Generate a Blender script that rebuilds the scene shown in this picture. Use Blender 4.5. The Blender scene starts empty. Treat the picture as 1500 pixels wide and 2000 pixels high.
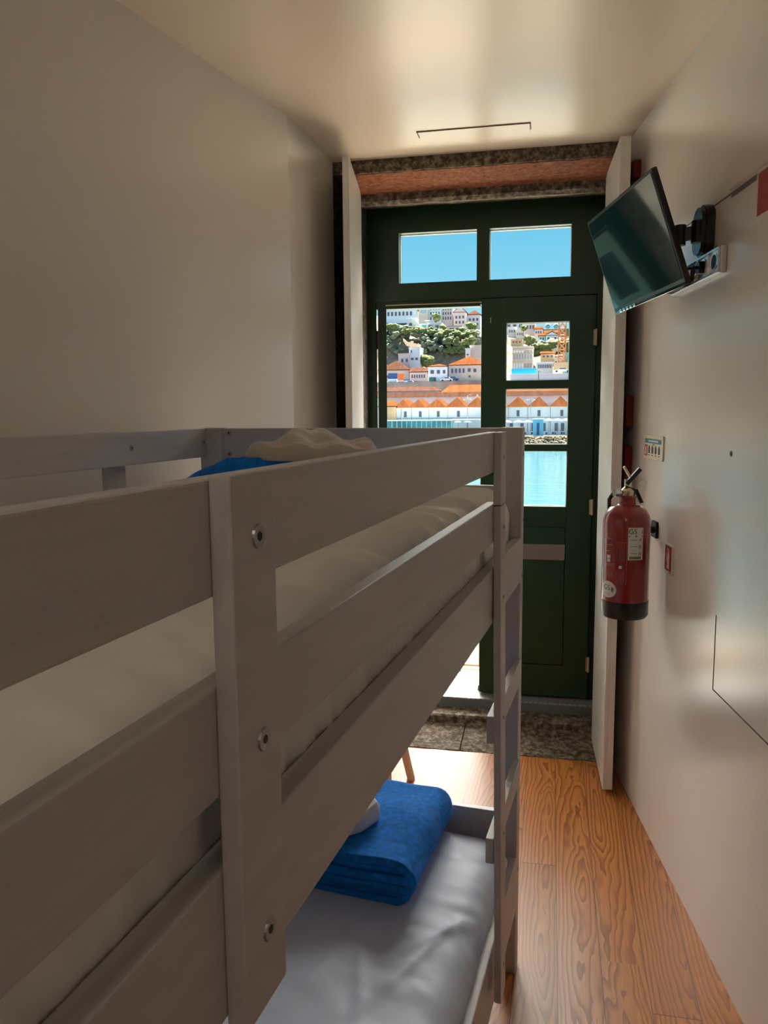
import bpy, bmesh, math, random
from mathutils import Vector, Matrix, Euler, noise
random.seed(7)
C = bpy.context.scene.collection
sc = bpy.context.scene

# ------------------------------------------------------------------ camera
EYE = Vector((0, 0, 1.55))
FPX = 1540.92                      # focal length in pixels of the 1500x2000 frame
PITCH, ROLL, YAW = 0.126950, 0.0085192, 0.208004
F = Vector((-math.sin(YAW)*math.cos(PITCH), math.cos(YAW)*math.cos(PITCH), -math.sin(PITCH)))
R0 = Vector((math.cos(YAW), math.sin(YAW), 0)); D0 = F.cross(R0)
CR = R0*math.cos(ROLL) + D0*math.sin(ROLL)
CD = -R0*math.sin(ROLL) + D0*math.cos(ROLL)
cam_d = bpy.data.cameras.new('camera'); cam = bpy.data.objects.new('camera', cam_d); C.objects.link(cam)
m = Matrix.Identity(4)
for i in range(3):
    m[i][0] = CR[i]; m[i][1] = -CD[i]; m[i][2] = -F[i]; m[i][3] = EYE[i]
cam.matrix_world = m
cam_d.sensor_fit = 'VERTICAL'; cam_d.sensor_height = 36; cam_d.lens = 36*FPX/2000
cam_d.clip_start = 0.02; cam_d.clip_end = 2000
sc.camera = cam
def at(x, y, Y):
    """the point of the place at depth Y that a sight line of the survey meets"""
    r = CR*((x-750)/FPX) + CD*((y-1000)/FPX) + F
    return EYE + r*(Y/r.y)

# ------------------------------------------------------------------ sky, sun, lamps, exposure
sc.view_settings.view_transform = 'Standard'; sc.view_settings.look = 'None'
sc.view_settings.gamma = 1; sc.view_settings.use_curve_mapping = False
sc.view_settings.exposure = 0.44
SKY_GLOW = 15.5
w = bpy.data.worlds.new('sky'); sc.world = w; w.use_nodes = True
nt = w.node_tree; nt.nodes.clear(); L = nt.links.new
geo = nt.nodes.new('ShaderNodeTexCoord')
sep = nt.nodes.new('ShaderNodeSeparateXYZ'); L(geo.outputs['Generated'], sep.inputs[0])
rp = nt.nodes.new('ShaderNodeValToRGB'); L(sep.outputs['Z'], rp.inputs[0])
e = rp.color_ramp.elements
e[0].position = 0.0; e[0].color = (.62, .80, .86, 1)
e[1].position = 1.0; e[1].color = (.10, .28, .60, 1)
for p_, c_ in ((.10, (.28, .57, .70, 1)), (.16, (.18, .50, .68, 1)), (.22, (.13, .45, .66, 1))):
    q = e.new(p_); q.color = c_
# bright band added to the southern sky, above the view, to light the room
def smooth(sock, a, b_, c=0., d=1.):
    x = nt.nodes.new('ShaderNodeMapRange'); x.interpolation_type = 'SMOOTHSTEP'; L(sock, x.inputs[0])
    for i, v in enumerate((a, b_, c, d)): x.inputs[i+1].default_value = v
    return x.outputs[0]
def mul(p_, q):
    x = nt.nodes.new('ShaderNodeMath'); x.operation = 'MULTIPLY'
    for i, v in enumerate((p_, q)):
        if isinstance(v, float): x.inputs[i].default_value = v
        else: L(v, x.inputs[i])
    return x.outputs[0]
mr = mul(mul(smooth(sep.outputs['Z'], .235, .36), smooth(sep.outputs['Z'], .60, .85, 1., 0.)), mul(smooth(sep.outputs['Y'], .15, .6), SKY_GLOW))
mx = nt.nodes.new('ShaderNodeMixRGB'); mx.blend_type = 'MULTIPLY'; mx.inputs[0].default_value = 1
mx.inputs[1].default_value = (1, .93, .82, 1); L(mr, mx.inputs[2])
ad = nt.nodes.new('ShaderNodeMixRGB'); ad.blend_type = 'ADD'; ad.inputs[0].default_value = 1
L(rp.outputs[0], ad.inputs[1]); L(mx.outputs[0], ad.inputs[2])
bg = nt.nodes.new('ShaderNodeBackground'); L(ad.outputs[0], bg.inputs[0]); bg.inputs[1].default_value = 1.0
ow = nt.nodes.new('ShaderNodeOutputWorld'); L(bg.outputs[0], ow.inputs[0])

sund = bpy.data.lights.new('sun', 'SUN'); sund.energy = 22.0; sund.angle = math.radians(.6); sund.color = (1, .90, .74)
sun = bpy.data.objects.new('sun', sund); C.objects.link(sun)
sdir = Vector((-.10, math.cos(math.radians(70)), math.sin(math.radians(70)))).normalized()
sun.rotation_euler = sdir.to_track_quat('Z', 'Y').to_euler()
FILL_W = 11.0                        # fill lamp added unseen in the back (built with the room)

# ------------------------------------------------------------------ materials
def newmat(name):
    mt = bpy.data.materials.new(name); mt.use_nodes = True
    n = mt.node_tree; return mt, n, n.nodes['Principled BSDF']
def setspec(b, v): b.inputs['Specular IOR Level'].default_value = v
def plain(name, col, rough=.6, metal=0, bump=0, scale=60, vary=0, spec=.5, coat=0, sheen=0, stretch=None):
    mt, n, b = newmat(name); L = n.links.new
    b.inputs['Base Color'].default_value = (*col, 1); b.inputs['Roughness'].default_value = rough
    b.inputs['Metallic'].default_value = metal; setspec(b, spec)
    if coat: b.inputs['Coat Weight'].default_value = coat; b.inputs['Coat Roughness'].default_value = .12
    if sheen: b.inputs['Sheen Weight'].default_value = sheen
    tc = n.nodes.new('ShaderNodeTexCoord'); mp = n.nodes.new('ShaderNodeMapping'); L(tc.outputs['Object'], mp.inputs[0])
    if stretch: mp.inputs['Scale'].default_value = stretch
    no = n.nodes.new('ShaderNodeTexNoise'); no.inputs['Scale'].default_value = scale; no.inputs['Detail'].default_value = 5
    L(mp.outputs[0], no.inputs['Vector'])
    if bump:
        bp = n.nodes.new('ShaderNodeBump'); bp.inputs['Strength'].default_value = bump; bp.inputs['Distance'].default_value = .002
        L(no.outputs['Fac'], bp.inputs['Height']); L(bp.outputs[0], b.inputs['Normal'])
    if vary:
        n2 = n.nodes.new('ShaderNodeTexNoise'); n2.inputs['Scale'].default_value = scale*.3; n2.inputs['Detail'].default_value = 6
        L(mp.outputs[0], n2.inputs['Vector'])
        r = n.nodes.new('ShaderNodeValToRGB'); L(n2.outputs['Fac'], r.inputs[0])
        r.color_ramp.elements[0].position = .3; r.color_ramp.elements[1].position = .7
        r.color_ramp.elements[0].color = (*[c*(1-vary) for c in col], 1)
        r.color_ramp.elements[1].color = (*[min(1, c*(1+vary)) for c in col], 1)
        L(r.outputs[0], b.inputs['Base Color'])
    return mt
def ramp(name, cols, scale=20, rough=.85, bump=.6, dist=.01, stretch=None, detail=8, distort=0, spec=.3, tex='noise'):
    mt, n, b = newmat(name); L = n.links.new
    b.inputs['Roughness'].default_value = rough; setspec(b, spec)
    tc = n.nodes.new('ShaderNodeTexCoord'); mp = n.nodes.new('ShaderNodeMapping'); L(tc.outputs['Object'], mp.inputs[0])
    if stretch: mp.inputs['Scale'].default_value = stretch
    no = n.nodes.new('ShaderNodeTexNoise'); no.inputs['Scale'].default_value = scale; no.inputs['Detail'].default_value = detail
    no.inputs['Roughness'].default_value = .7; no.inputs['Distortion'].default_value = distort
    L(mp.outputs[0], no.inputs['Vector'])
    r = n.nodes.new('ShaderNodeValToRGB'); L(no.outputs['Fac'], r.inputs[0])
    el = r.color_ramp.elements
    el[0].position = cols[0][0]; el[0].color = (*cols[0][1], 1)
    el[1].position = cols[-1][0]; el[1].color = (*cols[-1][1], 1)
    for p_, c_ in cols[1:-1]:
        q = el.new(p_); q.color = (*c_, 1)
    L(r.outputs[0], b.inputs['Base Color'])
    bp = n.nodes.new('ShaderNodeBump'); bp.inputs['Strength'].default_value = bump; bp.inputs['Distance'].default_value = dist
    L(no.outputs['Fac'], bp.inputs['Height']); L(bp.outputs[0], b.inputs['Normal'])
    return mt

M = {}
M['wall'] = plain('satin_wall_paint', (.83, .79, .75), .22, bump=.10, scale=9, spec=.6)
M['ceiling'] = plain('ceiling_paint', (.90, .78, .66), .30, bump=.06, scale=6, spec=.5)
M['bed'] = plain('grey_painted_pine', (.54, .52, .53), .40, bump=.25, scale=30, vary=.05, stretch=(6, .6, 6), spec=.5)
M['bolt'] = plain('steel_bolt', (.42, .42, .43), .35, metal=.9)
M['bolt_hole'] = plain('bolt_socket_dark', (.02, .02, .02), .6)
M['green'] = plain('dark_green_gloss_paint', (.006, .034, .012), .34, bump=.15, scale=25, stretch=(4, 4, .7), spec=.45)
M['shutter'] = plain('shutter_white_paint', (.80, .79, .75), .20, bump=.15, scale=14, vary=.04)
M['brass'] = plain('worn_brass', (.50, .42, .28), .4, metal=.9)
M['steelplate'] = plain('brushed_steel_plate', (.30, .28, .27), .3, metal=1, bump=.3, scale=40, stretch=(1, 1, 20))
M['stone'] = ramp('granite_weathered', [(.30, (.02, .014, .009)), (.45, (.09, .066, .045)), (.56, (.22, .175, .13)), (.70, (.42, .36, .29))], 38, .85, .9, .006)
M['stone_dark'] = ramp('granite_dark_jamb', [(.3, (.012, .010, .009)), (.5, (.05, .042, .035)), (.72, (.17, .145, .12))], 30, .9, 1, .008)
M['stone_red'] = ramp('granite_with_red_residue', [(.30, (.09, .035, .018)), (.46, (.27, .085, .04)), (.60, (.36, .13, .065)), (.76, (.46, .33, .22))], 60, .85, .9, .006, stretch=(.7, 1, 1))
M['balcony'] = ramp('balcony_granite', [(.3, (.17, .135, .09)), (.7, (.30, .24, .17))], 60, .9, .5, .004)
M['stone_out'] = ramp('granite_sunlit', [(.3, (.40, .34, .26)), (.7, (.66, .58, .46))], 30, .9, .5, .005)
M['black'] = plain('black_plastic', (.008, .008, .009), .32, bump=.05, scale=80)
M['blackmat'] = plain('black_matt_plastic', (.010, .010, .011), .6)
M['screen'] = plain('tv_screen_gloss', (.010, .050, .060), .05, spec=1.0)
M['chrome'] = plain('polished_chrome', (.78, .78, .78), .16, metal=1)
M['alu'] = plain('anodised_aluminium', (.62, .60, .57), .28, metal=.9)
M['red'] = plain('extinguisher_red_enamel', (.27, .008, .010), .22, coat=.6, spec=.5)
M['redmat'] = plain('dull_red_paint', (.20, .012, .010), .55)
M['signred'] = plain('sign_red', (.42, .03, .022), .5)
M['white'] = plain('label_white', (.74, .76, .74), .5)
M['ink'] = plain('printed_black_ink', (.02, .02, .02), .6)
M['redline'] = plain('faded_white_print', (.55, .27, .25), .5)
M['cream'] = plain('sign_cream', (.72, .64, .48), .5)
M['signblue'] = plain('sign_blue', (.02, .20, .32), .5)
M['gauge'] = plain('valve_brass_chrome', (.62, .52, .36), .25, metal=1)
M['chairwood'] = plain('pale_beech', (.84, .66, .55), .5, bump=.1, vary=.08)
M['seam'] = plain('dark_gap', (.05, .045, .04), .8)
M['interior_dark'] = plain('corridor_plaster', (.55, .50, .45), .7)
M['lampglass'] = None

def cloth(name, col, rough=.85, bump=.5, scale=300, sheen=.2, vary=.0, wr=0):
    mt, n, b = newmat(name); L = n.links.new
    b.inputs['Base Color'].default_value = (*col, 1); b.inputs['Roughness'].default_value = rough
    b.inputs['Sheen Weight'].default_value = sheen; setspec(b, .3)
    tc = n.nodes.new('ShaderNodeTexCoord')
    no = n.nodes.new('ShaderNodeTexNoise'); no.inputs['Scale'].default_value = scale; no.inputs['Detail'].default_value = 3
    L(tc.outputs['Object'], no.inputs['Vector'])
    bp = n.nodes.new('ShaderNodeBump'); bp.inputs['Strength'].default_value = bump; bp.inputs['Distance'].default_value = .0015
    L(no.outputs['Fac'], bp.inputs['Height'])
    if wr:
        n2 = n.nodes.new('ShaderNodeTexNoise'); n2.inputs['Scale'].default_value = 5; n2.inputs['Detail'].default_value = 2; n2.inputs['Distortion'].default_value = 1.2
        L(tc.outputs['Object'], n2.inputs['Vector'])
        b2 = n.nodes.new('ShaderNodeBump'); b2.inputs['Strength'].default_value = wr; b2.inputs['Distance'].default_value = .03
        L(n2.outputs['Fac'], b2.inputs['Height']); L(bp.outputs[0], b2.inputs['Normal']); L(b2.outputs[0], b.inputs['Normal'])
    else: L(bp.outputs[0], b.inputs['Normal'])
    if vary:
        n3 = n.nodes.new('ShaderNodeTexNoise'); n3.inputs['Scale'].default_value = scale*.25; n3.inputs['Detail'].default_value = 5
        L(tc.outputs['Object'], n3.inputs['Vector'])
        r = n.nodes.new('ShaderNodeValToRGB'); L(n3.outputs['Fac'], r.inputs[0])
        r.color_ramp.elements[0].position = .3; r.color_ramp.elements[1].position = .7
        r.color_ramp.elements[0].color = (*[c*(1-vary) for c in col], 1)
        r.color_ramp.elements[1].color = (*[min(1, c*(1+vary)) for c in col], 1)
        L(r.outputs[0], b.inputs['Base Color'])
    return mt
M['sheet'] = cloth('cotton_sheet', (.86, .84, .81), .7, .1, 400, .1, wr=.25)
M['sheet_low'] = cloth('white_sheet_sky_tint', (.60, .69, .85), .5, .06, 400, .1, wr=.18)  # white sheet with the blue of the skylight put into its colour
M['blue'] = cloth('blue_wool_blanket', (.0, .20, .74), .95, .8, 260, .06, vary=.25)
M['towel'] = cloth('beige_terry_towel', (.56, .50, .44), .95, .8, 380, .4)
M['towelw'] = cloth('white_terry_towel', (.72, .72, .74), .95, .8, 380, .4)

def glass():
    mt = bpy.data.materials.new('window_glass'); mt.use_nodes = True; n = mt.node_tree; n.nodes.clear(); L = n.links.new
    tr = n.nodes.new('ShaderNodeBsdfTransparent'); tr.inputs[0].default_value = (.97, .99, .985, 1)
    gl = n.nodes.new('ShaderNodeBsdfGlossy'); gl.inputs['Roughness'].default_value = .02
    fr = n.nodes.new('ShaderNodeFresnel'); fr.inputs[0].default_value = 1.2
    mx = n.nodes.new('ShaderNodeMixShader'); L(fr.outputs[0], mx.inputs[0]); L(tr.outputs[0], mx.inputs[1]); L(gl.outputs[0], mx.inputs[2])
    o = n.nodes.new('ShaderNodeOutputMaterial'); L(mx.outputs[0], o.inputs[0]); return mt
M['glass'] = glass()

def floor_mat():
    mt, n, b = newmat('pine_plank_floor'); L = n.links.new
    def math_(op, a, b_=None, c=None):
        x = n.nodes.new('ShaderNodeMath'); x.operation = op
        for i, v in enumerate((a, b_, c)):
            if v is None: continue
            if isinstance(v, (int, float)): x.inputs[i].default_value = v
            else: L(v, x.inputs[i])
        return x.outputs[0]
    tc = n.nodes.new('ShaderNodeTexCoord'); sp = n.nodes.new('ShaderNodeSeparateXYZ'); L(tc.outputs['Object'], sp.inputs[0])
    X, Y = sp.outputs['X'], sp.outputs['Y']
    PW = .12
    u = math_('DIVIDE', math_('ADD', X, 5*PW*4 + .075), PW); idx = math_('FLOOR', u); fu = math_('SUBTRACT', u, idx)
    # end joints: each row of planks is shifted
    wn = n.nodes.new('ShaderNodeTexWhiteNoise'); wn.noise_dimensions = '1D'; L(idx, wn.inputs['W'])
    v = math_('DIVIDE', math_('ADD', Y, math_('MULTIPLY', wn.outputs['Value'], 2.6)), 2.6); vid = math_('FLOOR', v); fv = math_('SUBTRACT', v, vid)
    wn2 = n.nodes.new('ShaderNodeTexWhiteNoise'); wn2.noise_dimensions = '2D'
    cb = n.nodes.new('ShaderNodeCombineXYZ'); L(idx, cb.inputs[0]); L(vid, cb.inputs[1]); L(cb.outputs[0], wn2.inputs['Vector'])
    rnd = wn2.outputs['Value']
    sc2 = n.nodes.new('ShaderNodeSeparateXYZ'); L(wn2.outputs['Color'], sc2.inputs[0])
    # cathedral grain: rings of a trunk cut lengthwise
    xc = math_('ADD', math_('SUBTRACT', fu, .5), math_('MULTIPLY', math_('SUBTRACT', sc2.outputs['X'], .5), .9))
    xc = math_('MULTIPLY', xc, PW)
    nv = n.nodes.new('ShaderNodeCombineXYZ'); L(math_('MULTIPLY', X, 7.), nv.inputs[0]); L(math_('MULTIPLY', Y, 1.5), nv.inputs[1]); L(math_('MULTIPLY', rnd, 40.), nv.inputs[2])
    no = n.nodes.new('ShaderNodeTexNoise'); no.inputs['Scale'].default_value = 1.3; no.inputs['Detail'].default_value = 3; L(nv.outputs[0], no.inputs['Vector'])
    wob = math_('SUBTRACT', no.outputs['Fac'], .5)
    yy = math_('ADD', math_('MULTIPLY', math_('SUBTRACT', math_('FRACT', math_('ADD', math_('MULTIPLY', Y, .55), math_('MULTIPLY', rnd, 7.))), .5), .14), math_('MULTIPLY', wob, .14))
    r = math_('SQRT', math_('ADD', math_('POWER', math_('ABSOLUTE', math_('ADD', xc, math_('MULTIPLY', wob, .035))), 2.0), math_('POWER', math_('ABSOLUTE', yy), 2.0)))
    ring = math_('FRACT', math_('MULTIPLY', r, 78.))
    fine = n.nodes.new('ShaderNodeTexNoise'); fine.inputs['Scale'].default_value = 1; fine.inputs['Detail'].default_value = 6
    fvv = n.nodes.new('ShaderNodeCombineXYZ'); L(math_('MULTIPLY', X, 420.), fvv.inputs[0]); L(math_('MULTIPLY', Y, 9.), fvv.inputs[1]); L(rnd, fvv.inputs[2]); L(fvv.outputs[0], fine.inputs['Vector'])
    rr = n.nodes.new('ShaderNodeValToRGB'); L(ring, rr.inputs[0]); e = rr.color_ramp.elements
    e[0].position = 0; e[0].color = (.62, .255, .066, 1); e[1].position = 1; e[1].color = (.57, .22, .054, 1)
    for p_, c_ in ((.45, (.57, .22, .054, 1)), (.80, (.37, .125, .030, 1)), (.94, (.33, .105, .026, 1))):
        q = e.new(p_); q.color = c_
    mxf = n.nodes.new('ShaderNodeMixRGB'); mxf.blend_type = 'MULTIPLY'; mxf.inputs[0].default_value = .5; L(rr.outputs[0], mxf.inputs[1])
    fr = n.nodes.new('ShaderNodeValToRGB'); L(fine.outputs['Fac'], fr.inputs[0]); fr.color_ramp.elements[0].position = .3; fr.color_ramp.elements[1].position = .65
    fr.color_ramp.elements[0].color = (.6, .55, .5, 1); fr.color_ramp.elements[1].color = (1.1, 1.1, 1.1, 1); L(fr.outputs[0], mxf.inputs[2])
    # plank to plank tone
    tone = n.nodes.new('ShaderNodeMixRGB'); tone.blend_type = 'MULTIPLY'; tone.inputs[0].default_value = 1
    tr = n.nodes.new('ShaderNodeValToRGB'); L(sc2.outputs['Y'], tr.inputs[0]); tr.color_ramp.elements[0].color = (.82, .78, .74, 1); tr.color_ramp.elements[1].color = (1.1, 1.08, 1.05, 1)
    L(mxf.outputs[0], tone.inputs[1]); L(tr.outputs[0], tone.inputs[2])
    # worn greyish track between bed and wall, with window sheen put into the colour
    wear_sheen = n.nodes.new('ShaderNodeTexNoise'); wear_sheen.inputs['Scale'].default_value = 2.2; wear_sheen.inputs['Detail'].default_value = 5; L(tc.outputs['Object'], wear_sheen.inputs['Vector'])
    cx = math_('SUBTRACT', 1.0, math_('MULTIPLY', math_('ABSOLUTE', math_('SUBTRACT', X, .08)), 5.5))
    cy = math_('SUBTRACT', 1.0, math_('MULTIPLY', math_('ABSOLUTE', math_('SUBTRACT', Y, 1.75)), 1.15))
    wf = math_('MULTIPLY', math_('MAXIMUM', cx, 0.), math_('MAXIMUM', cy, 0.))
    wf = math_('MULTIPLY', math_('MINIMUM', math_('MULTIPLY', wf, math_('ADD', wear_sheen.outputs['Fac'], .35)), 1.), 1.0)
    wm = n.nodes.new('ShaderNodeMixRGB'); L(wf, wm.inputs[0]); L(tone.outputs[0], wm.inputs[1])
    hs = n.nodes.new('ShaderNodeHueSaturation'); hs.inputs['Saturation'].default_value = .42; hs.inputs['Value'].default_value = 1.0; L(tone.outputs[0], hs.inputs['Color']); L(hs.outputs[0], wm.inputs[2])
    # gaps
    g = math_('LESS_THAN', math_('MINIMUM', fu, math_('SUBTRACT', 1.0, fu)), .009)
    g2 = math_('LESS_THAN', math_('MINIMUM', fv, math_('SUBTRACT', 1.0, fv)), .0006)
    gg = math_('MAXIMUM', g, g2)
    gm = n.nodes.new('ShaderNodeMixRGB'); L(math_('MULTIPLY', gg, .8), gm.inputs[0]); L(wm.outputs[0], gm.inputs[1]); gm.inputs[2].default_value = (.05, .022, .01, 1)
    L(gm.outputs[0], b.inputs['Base Color'])
    b.inputs['Roughness'].default_value = .38; setspec(b, .5)
    bp = n.nodes.new('ShaderNodeBump'); bp.inputs['Strength'].default_value = .25; bp.inputs['Distance'].default_value = .001
    L(math_('SUBTRACT', math_('MULTIPLY', ring, -.4), math_('MULTIPLY', gg, 2.0)), bp.inputs['Height']); L(bp.outputs[0], b.inputs['Normal'])
    return mt
M['floor'] = floor_mat()

def chequer():
    mt, n, b = newmat('diamond_tread_plate'); L = n.links.new
    b.inputs['Base Color'].default_value = (.34, .36, .36, 1); b.inputs['Metallic'].default_value = .55; b.inputs['Roughness'].default_value = .42
    tc = n.nodes.new('ShaderNodeTexCoord'); mp = n.nodes.new('ShaderNodeMapping'); mp.inputs['Rotation'].default_value = (0, 0, .785); mp.inputs['Scale'].default_value = (60, 60, 60); L(tc.outputs['Object'], mp.inputs[0])
    ch = n.nodes.new('ShaderNodeTexBrick'); ch.inputs['Scale'].default_value = 1; ch.inputs['Mortar Size'].default_value = .06; ch.offset = .0
    ch.inputs['Brick Width'].default_value = 1; ch.inputs['Row Height'].default_value = 1
    ch.inputs['Color1'].default_value = (.30, .32, .33, 1); ch.inputs['Color2'].default_value = (.36, .38, .38, 1); ch.inputs['Mortar'].default_value = (.75, .77, .76, 1)
    L(mp.outputs[0], ch.inputs['Vector']); L(ch.outputs['Color'], b.inputs['Base Color'])
    bp = n.nodes.new('ShaderNodeBump'); bp.inputs['Strength'].default_value = .6; bp.inputs['Distance'].default_value = .002; L(ch.outputs['Fac'], bp.inputs['Height']); L(bp.outputs[0], b.inputs['Normal'])
    return mt
M['tread'] = chequer()

# ------------------------------------------------------------------ mesh helpers
def link(name, bm, mat, parent=None, smooth=False, mats=None):
    me = bpy.data.meshes.new(name); bmesh.ops.recalc_face_normals(bm, faces=bm.faces); bm.to_mesh(me); bm.free()
    for q in (mats or [mat]): me.materials.append(q)
    if smooth:
        for p_ in me.polygons: p_.use_smooth = True
    o = bpy.data.objects.new(name, me); C.objects.link(o)
    if parent: o.parent = parent
    return o
def soft(o, ang=40):
    for p_ in o.data.polygons: p_.use_smooth = True
    try:
        o.data.set_sharp_from_angle(angle=math.radians(ang))
    except Exception: pass
    return o
def box(bm, x0, x1, y0, y1, z0, z1, bev=0, seg=2, mi=0):
    r = bmesh.ops.create_cube(bm, size=1)
    vs = r['verts']
    for v in vs: v.co = Vector(((x0+x1)/2 + v.co.x*(x1-x0), (y0+y1)/2 + v.co.y*(y1-y0), (z0+z1)/2 + v.co.z*(z1-z0)))
    fs = list({f for v in vs for f in v.link_faces})
    for f in fs: f.material_index = mi
    if bev:
        es = list({e_ for v in vs for e_ in v.link_edges})
        bmesh.ops.bevel(bm, geom=es, offset=bev, segments=seg, profile=.6, affect='EDGES', clamp_overlap=True)
    return vs
def cyl(bm, p0, p1, r0, r1=None, seg=16, cap=True):
    p0 = Vector(p0); p1 = Vector(p1); r1 = r0 if r1 is None else r1; d = p1-p0
    q = d.to_track_quat('Z', 'Y').to_matrix().to_4x4(); q.translation = (p0+p1)/2
    return bmesh.ops.create_cone(bm, cap_ends=cap, segments=seg, radius1=r0, radius2=r1, depth=d.length, matrix=q)['verts']
def prism(bm, pts, z0, z1, mi=0):
    a = [bm.verts.new((x, y, z0)) for x, y in pts]; b = [bm.verts.new((x, y, z1)) for x, y in pts]; n = len(pts)
    fs = [bm.faces.new(a[::-1]), bm.faces.new(b)]
    for i in range(n): fs.append(bm.faces.new((a[i], a[(i+1) % n], b[(i+1) % n], b[i])))
    for f in fs: f.material_index = mi
def extr(bm, pts, ax, a0, a1, mi=0):
    """profile pts in the two axes other than ax, extruded along ax"""
    def mk(p_, t):
        if ax == 'x': return (t, p_[0], p_[1])
        if ax == 'y': return (p_[0], t, p_[1])
        return (p_[0], p_[1], t)
    a = [bm.verts.new(mk(p_, a0)) for p_ in pts]; b = [bm.verts.new(mk(p_, a1)) for p_ in pts]; n = len(pts)
    fs = [bm.faces.new(a[::-1]), bm.faces.new(b)]
    for i in range(n): fs.append(bm.faces.new((a[i], a[(i+1) % n], b[(i+1) % n], b[i])))
    for f in fs: f.material_index = mi
def lathe(bm, prof, seg=40):
    rings = []
    for r, z in prof:
        rings.append([bm.verts.new((r*math.cos(2*math.pi*i/seg), r*math.sin(2*math.pi*i/seg), z)) for i in range(seg)])
    for a, b in zip(rings, rings[1:]):
        for i in range(seg): bm.faces.new((a[i], a[(i+1) % seg], b[(i+1) % seg], b[i]))
    bm.faces.new(rings[0][::-1]); bm.faces.new(rings[-1])
def tube(bm, pts, r, seg=8):
    pts = [Vector(p_) for p_ in pts]; prev = None
    up = Vector((0, 0, 1))
    for i, p_ in enumerate(pts):
        d = (pts[min(i+1, len(pts)-1)]-pts[max(i-1, 0)]).normalized()
        s = d.cross(up); s = s if s.length > .01 else d.cross(Vector((1, 0, 0))); s.normalize(); t = s.cross(d)
        ring = [bm.verts.new(p_ + (s*math.cos(2*math.pi*k/seg)+t*math.sin(2*math.pi*k/seg))*r) for k in range(seg)]
        if prev:
            for k in range(seg): bm.faces.new((prev[k], prev[(k+1) % seg], ring[(k+1) % seg], ring[k]))
        else: bm.faces.new(ring[::-1])
        prev = ring
    bm.faces.new(prev)
def B(): return bmesh.new()
def empty(name, loc=(0, 0, 0), rz=0, label=None, cat=None, group=None, kind=None):
    o = bpy.data.objects.new(name, None); o.empty_display_size = .1; C.objects.link(o); o.location = loc; o.rotation_euler = (0, 0, rz)
    return tag(o, label, cat, group, kind)
def tag(o, label=None, cat=None, group=None, kind=None):
    if label: o['label'] = label
    if cat: o['category'] = cat
    if group: o['group'] = group
    if kind: o['kind'] = kind
    return o
def text(name, s, size, mat, parent=None, depth=.0004):
    cu = bpy.data.curves.new(name, 'FONT'); cu.body = s; cu.size = size; cu.extrude = depth; cu.align_x = 'CENTER'; cu.align_y = 'CENTER'
    t = bpy.data.objects.new(name, cu); C.objects.link(t)
    dg = bpy.context.evaluated_depsgraph_get(); me = bpy.data.meshes.new_from_object(t.evaluated_get(dg))
    bpy.data.objects.remove(t); bpy.data.curves.remove(cu)
    me.materials.clear(); me.materials.append(mat)
    o = bpy.data.objects.new(name, me); C.objects.link(o)
    if parent: o.parent = parent
    return o
def struct(name, bm, mat, parent=None, mats=None):
    o = link(name, bm, mat, parent, mats=mats)
    return o if parent else tag(o, kind='structure')

# ================================================================== THE ROOM
CEIL = 2.617
PW = Vector((.294, 3.417, 0)); RWD = Vector((-.14456, .98950, 0)); RZ_W = math.atan2(.14456, .98950)   # right wall: point and direction
def wl(a, off=0, z=0):   # a = metres along the right wall (0 at its far end, negative towards the room), off = metres out from the wall
    return PW + RWD*a - Vector((.98950, .14456, 0))*off + Vector((0, 0, z))

b = B(); box(b, -2.2, 1.2, -1.6, 3.45, -.12, 0); struct('floor', b, M['floor'])
b = B(); box(b, -2.2, 1.2, -1.6, 3.45, CEIL, CEIL+.15); struct('ceiling', b, M['ceiling'])
# left wall: plan outline with a slight bend
lw = [(-1.80, -1.5), (-1.136, 1.977), (-.956, 2.885), (-.942, 3.45)]
b = B(); prism(b, lw + [(-1.3, 3.45), (-2.2, 1.9), (-2.2, -1.5)], 0, CEIL); struct('wall_left', b, M['wall'])
# right wall with a shallow raised service panel and its joints
b = B()
e0 = wl(0); e1 = wl(-5.0); e2 = wl(-5.0, -.2); e3 = wl(0, -.10)
prism(b, [(e0.x, e0.y), (e1.x, e1.y), (e2.x, e2.y), (e3.x, e3.y)], 0, CEIL)
wr = struct('wall_right', b, M['wall'])
def wbox(bm, a0, a1, o0, o1, z0, z1, bev=0):
    vs = box(bm, -o1, -o0, a0, a1, z0, z1, bev)
wallE = lambda name, **k: empty(name, PW, RZ_W, **k)
hp = wallE('trim_1', kind='structure')
b = B()
wbox(b, -1.121, -.45, 0, .0012, 2.1105, 2.1125)            # thin joint running to the window
wbox(b, -1.1475, -1.1455, 0, .0012, .766, .98)
wbox(b, -2.6, -1.1455, 0, .0012, .765, .7675)
struct('joint', b, M['seam'], hp)
b = B(); extr(b, [(0, 2.100), (-.0015, 2.100), (-.0015, 2.1126), (0, 2.1126)], 'y', -2.6, -1.121); 
struct('panel_gap', b, plain('gap_shade_grey', (.20, .18, .17), .8), hp)
b = B(); extr(b, [(0, 2.113), (-.012, 2.118), (-.012, 2.135), (0, 2.137)], 'y', -2.6, -1.13); struct('panel_lip', b, M['wall'], hp)
# back wall with a doorway to the corridor
b = B(); box(b, -2.2, -1.0, -1.6, -1.5, 0, CEIL); box(b, -.1, 1.2, -1.6, -1.5, 0, CEIL); box(b, -1.0, -.1, -1.6, -1.5, 2.05, CEIL)
struct('wall_back', b, M['wall'])
b = B(); box(b, -1.0, -.1, -1.56, -1.52, 0, 2.05, .002); cyl(b, (-.2, -1.50, 1.0), (-.2, -1.44, 1.0), .01); cyl(b, (-.2, -1.445, 1.0), (-.32, -1.445, 1.0), .009)
struct('door_4', b, M['shutter'])

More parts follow.
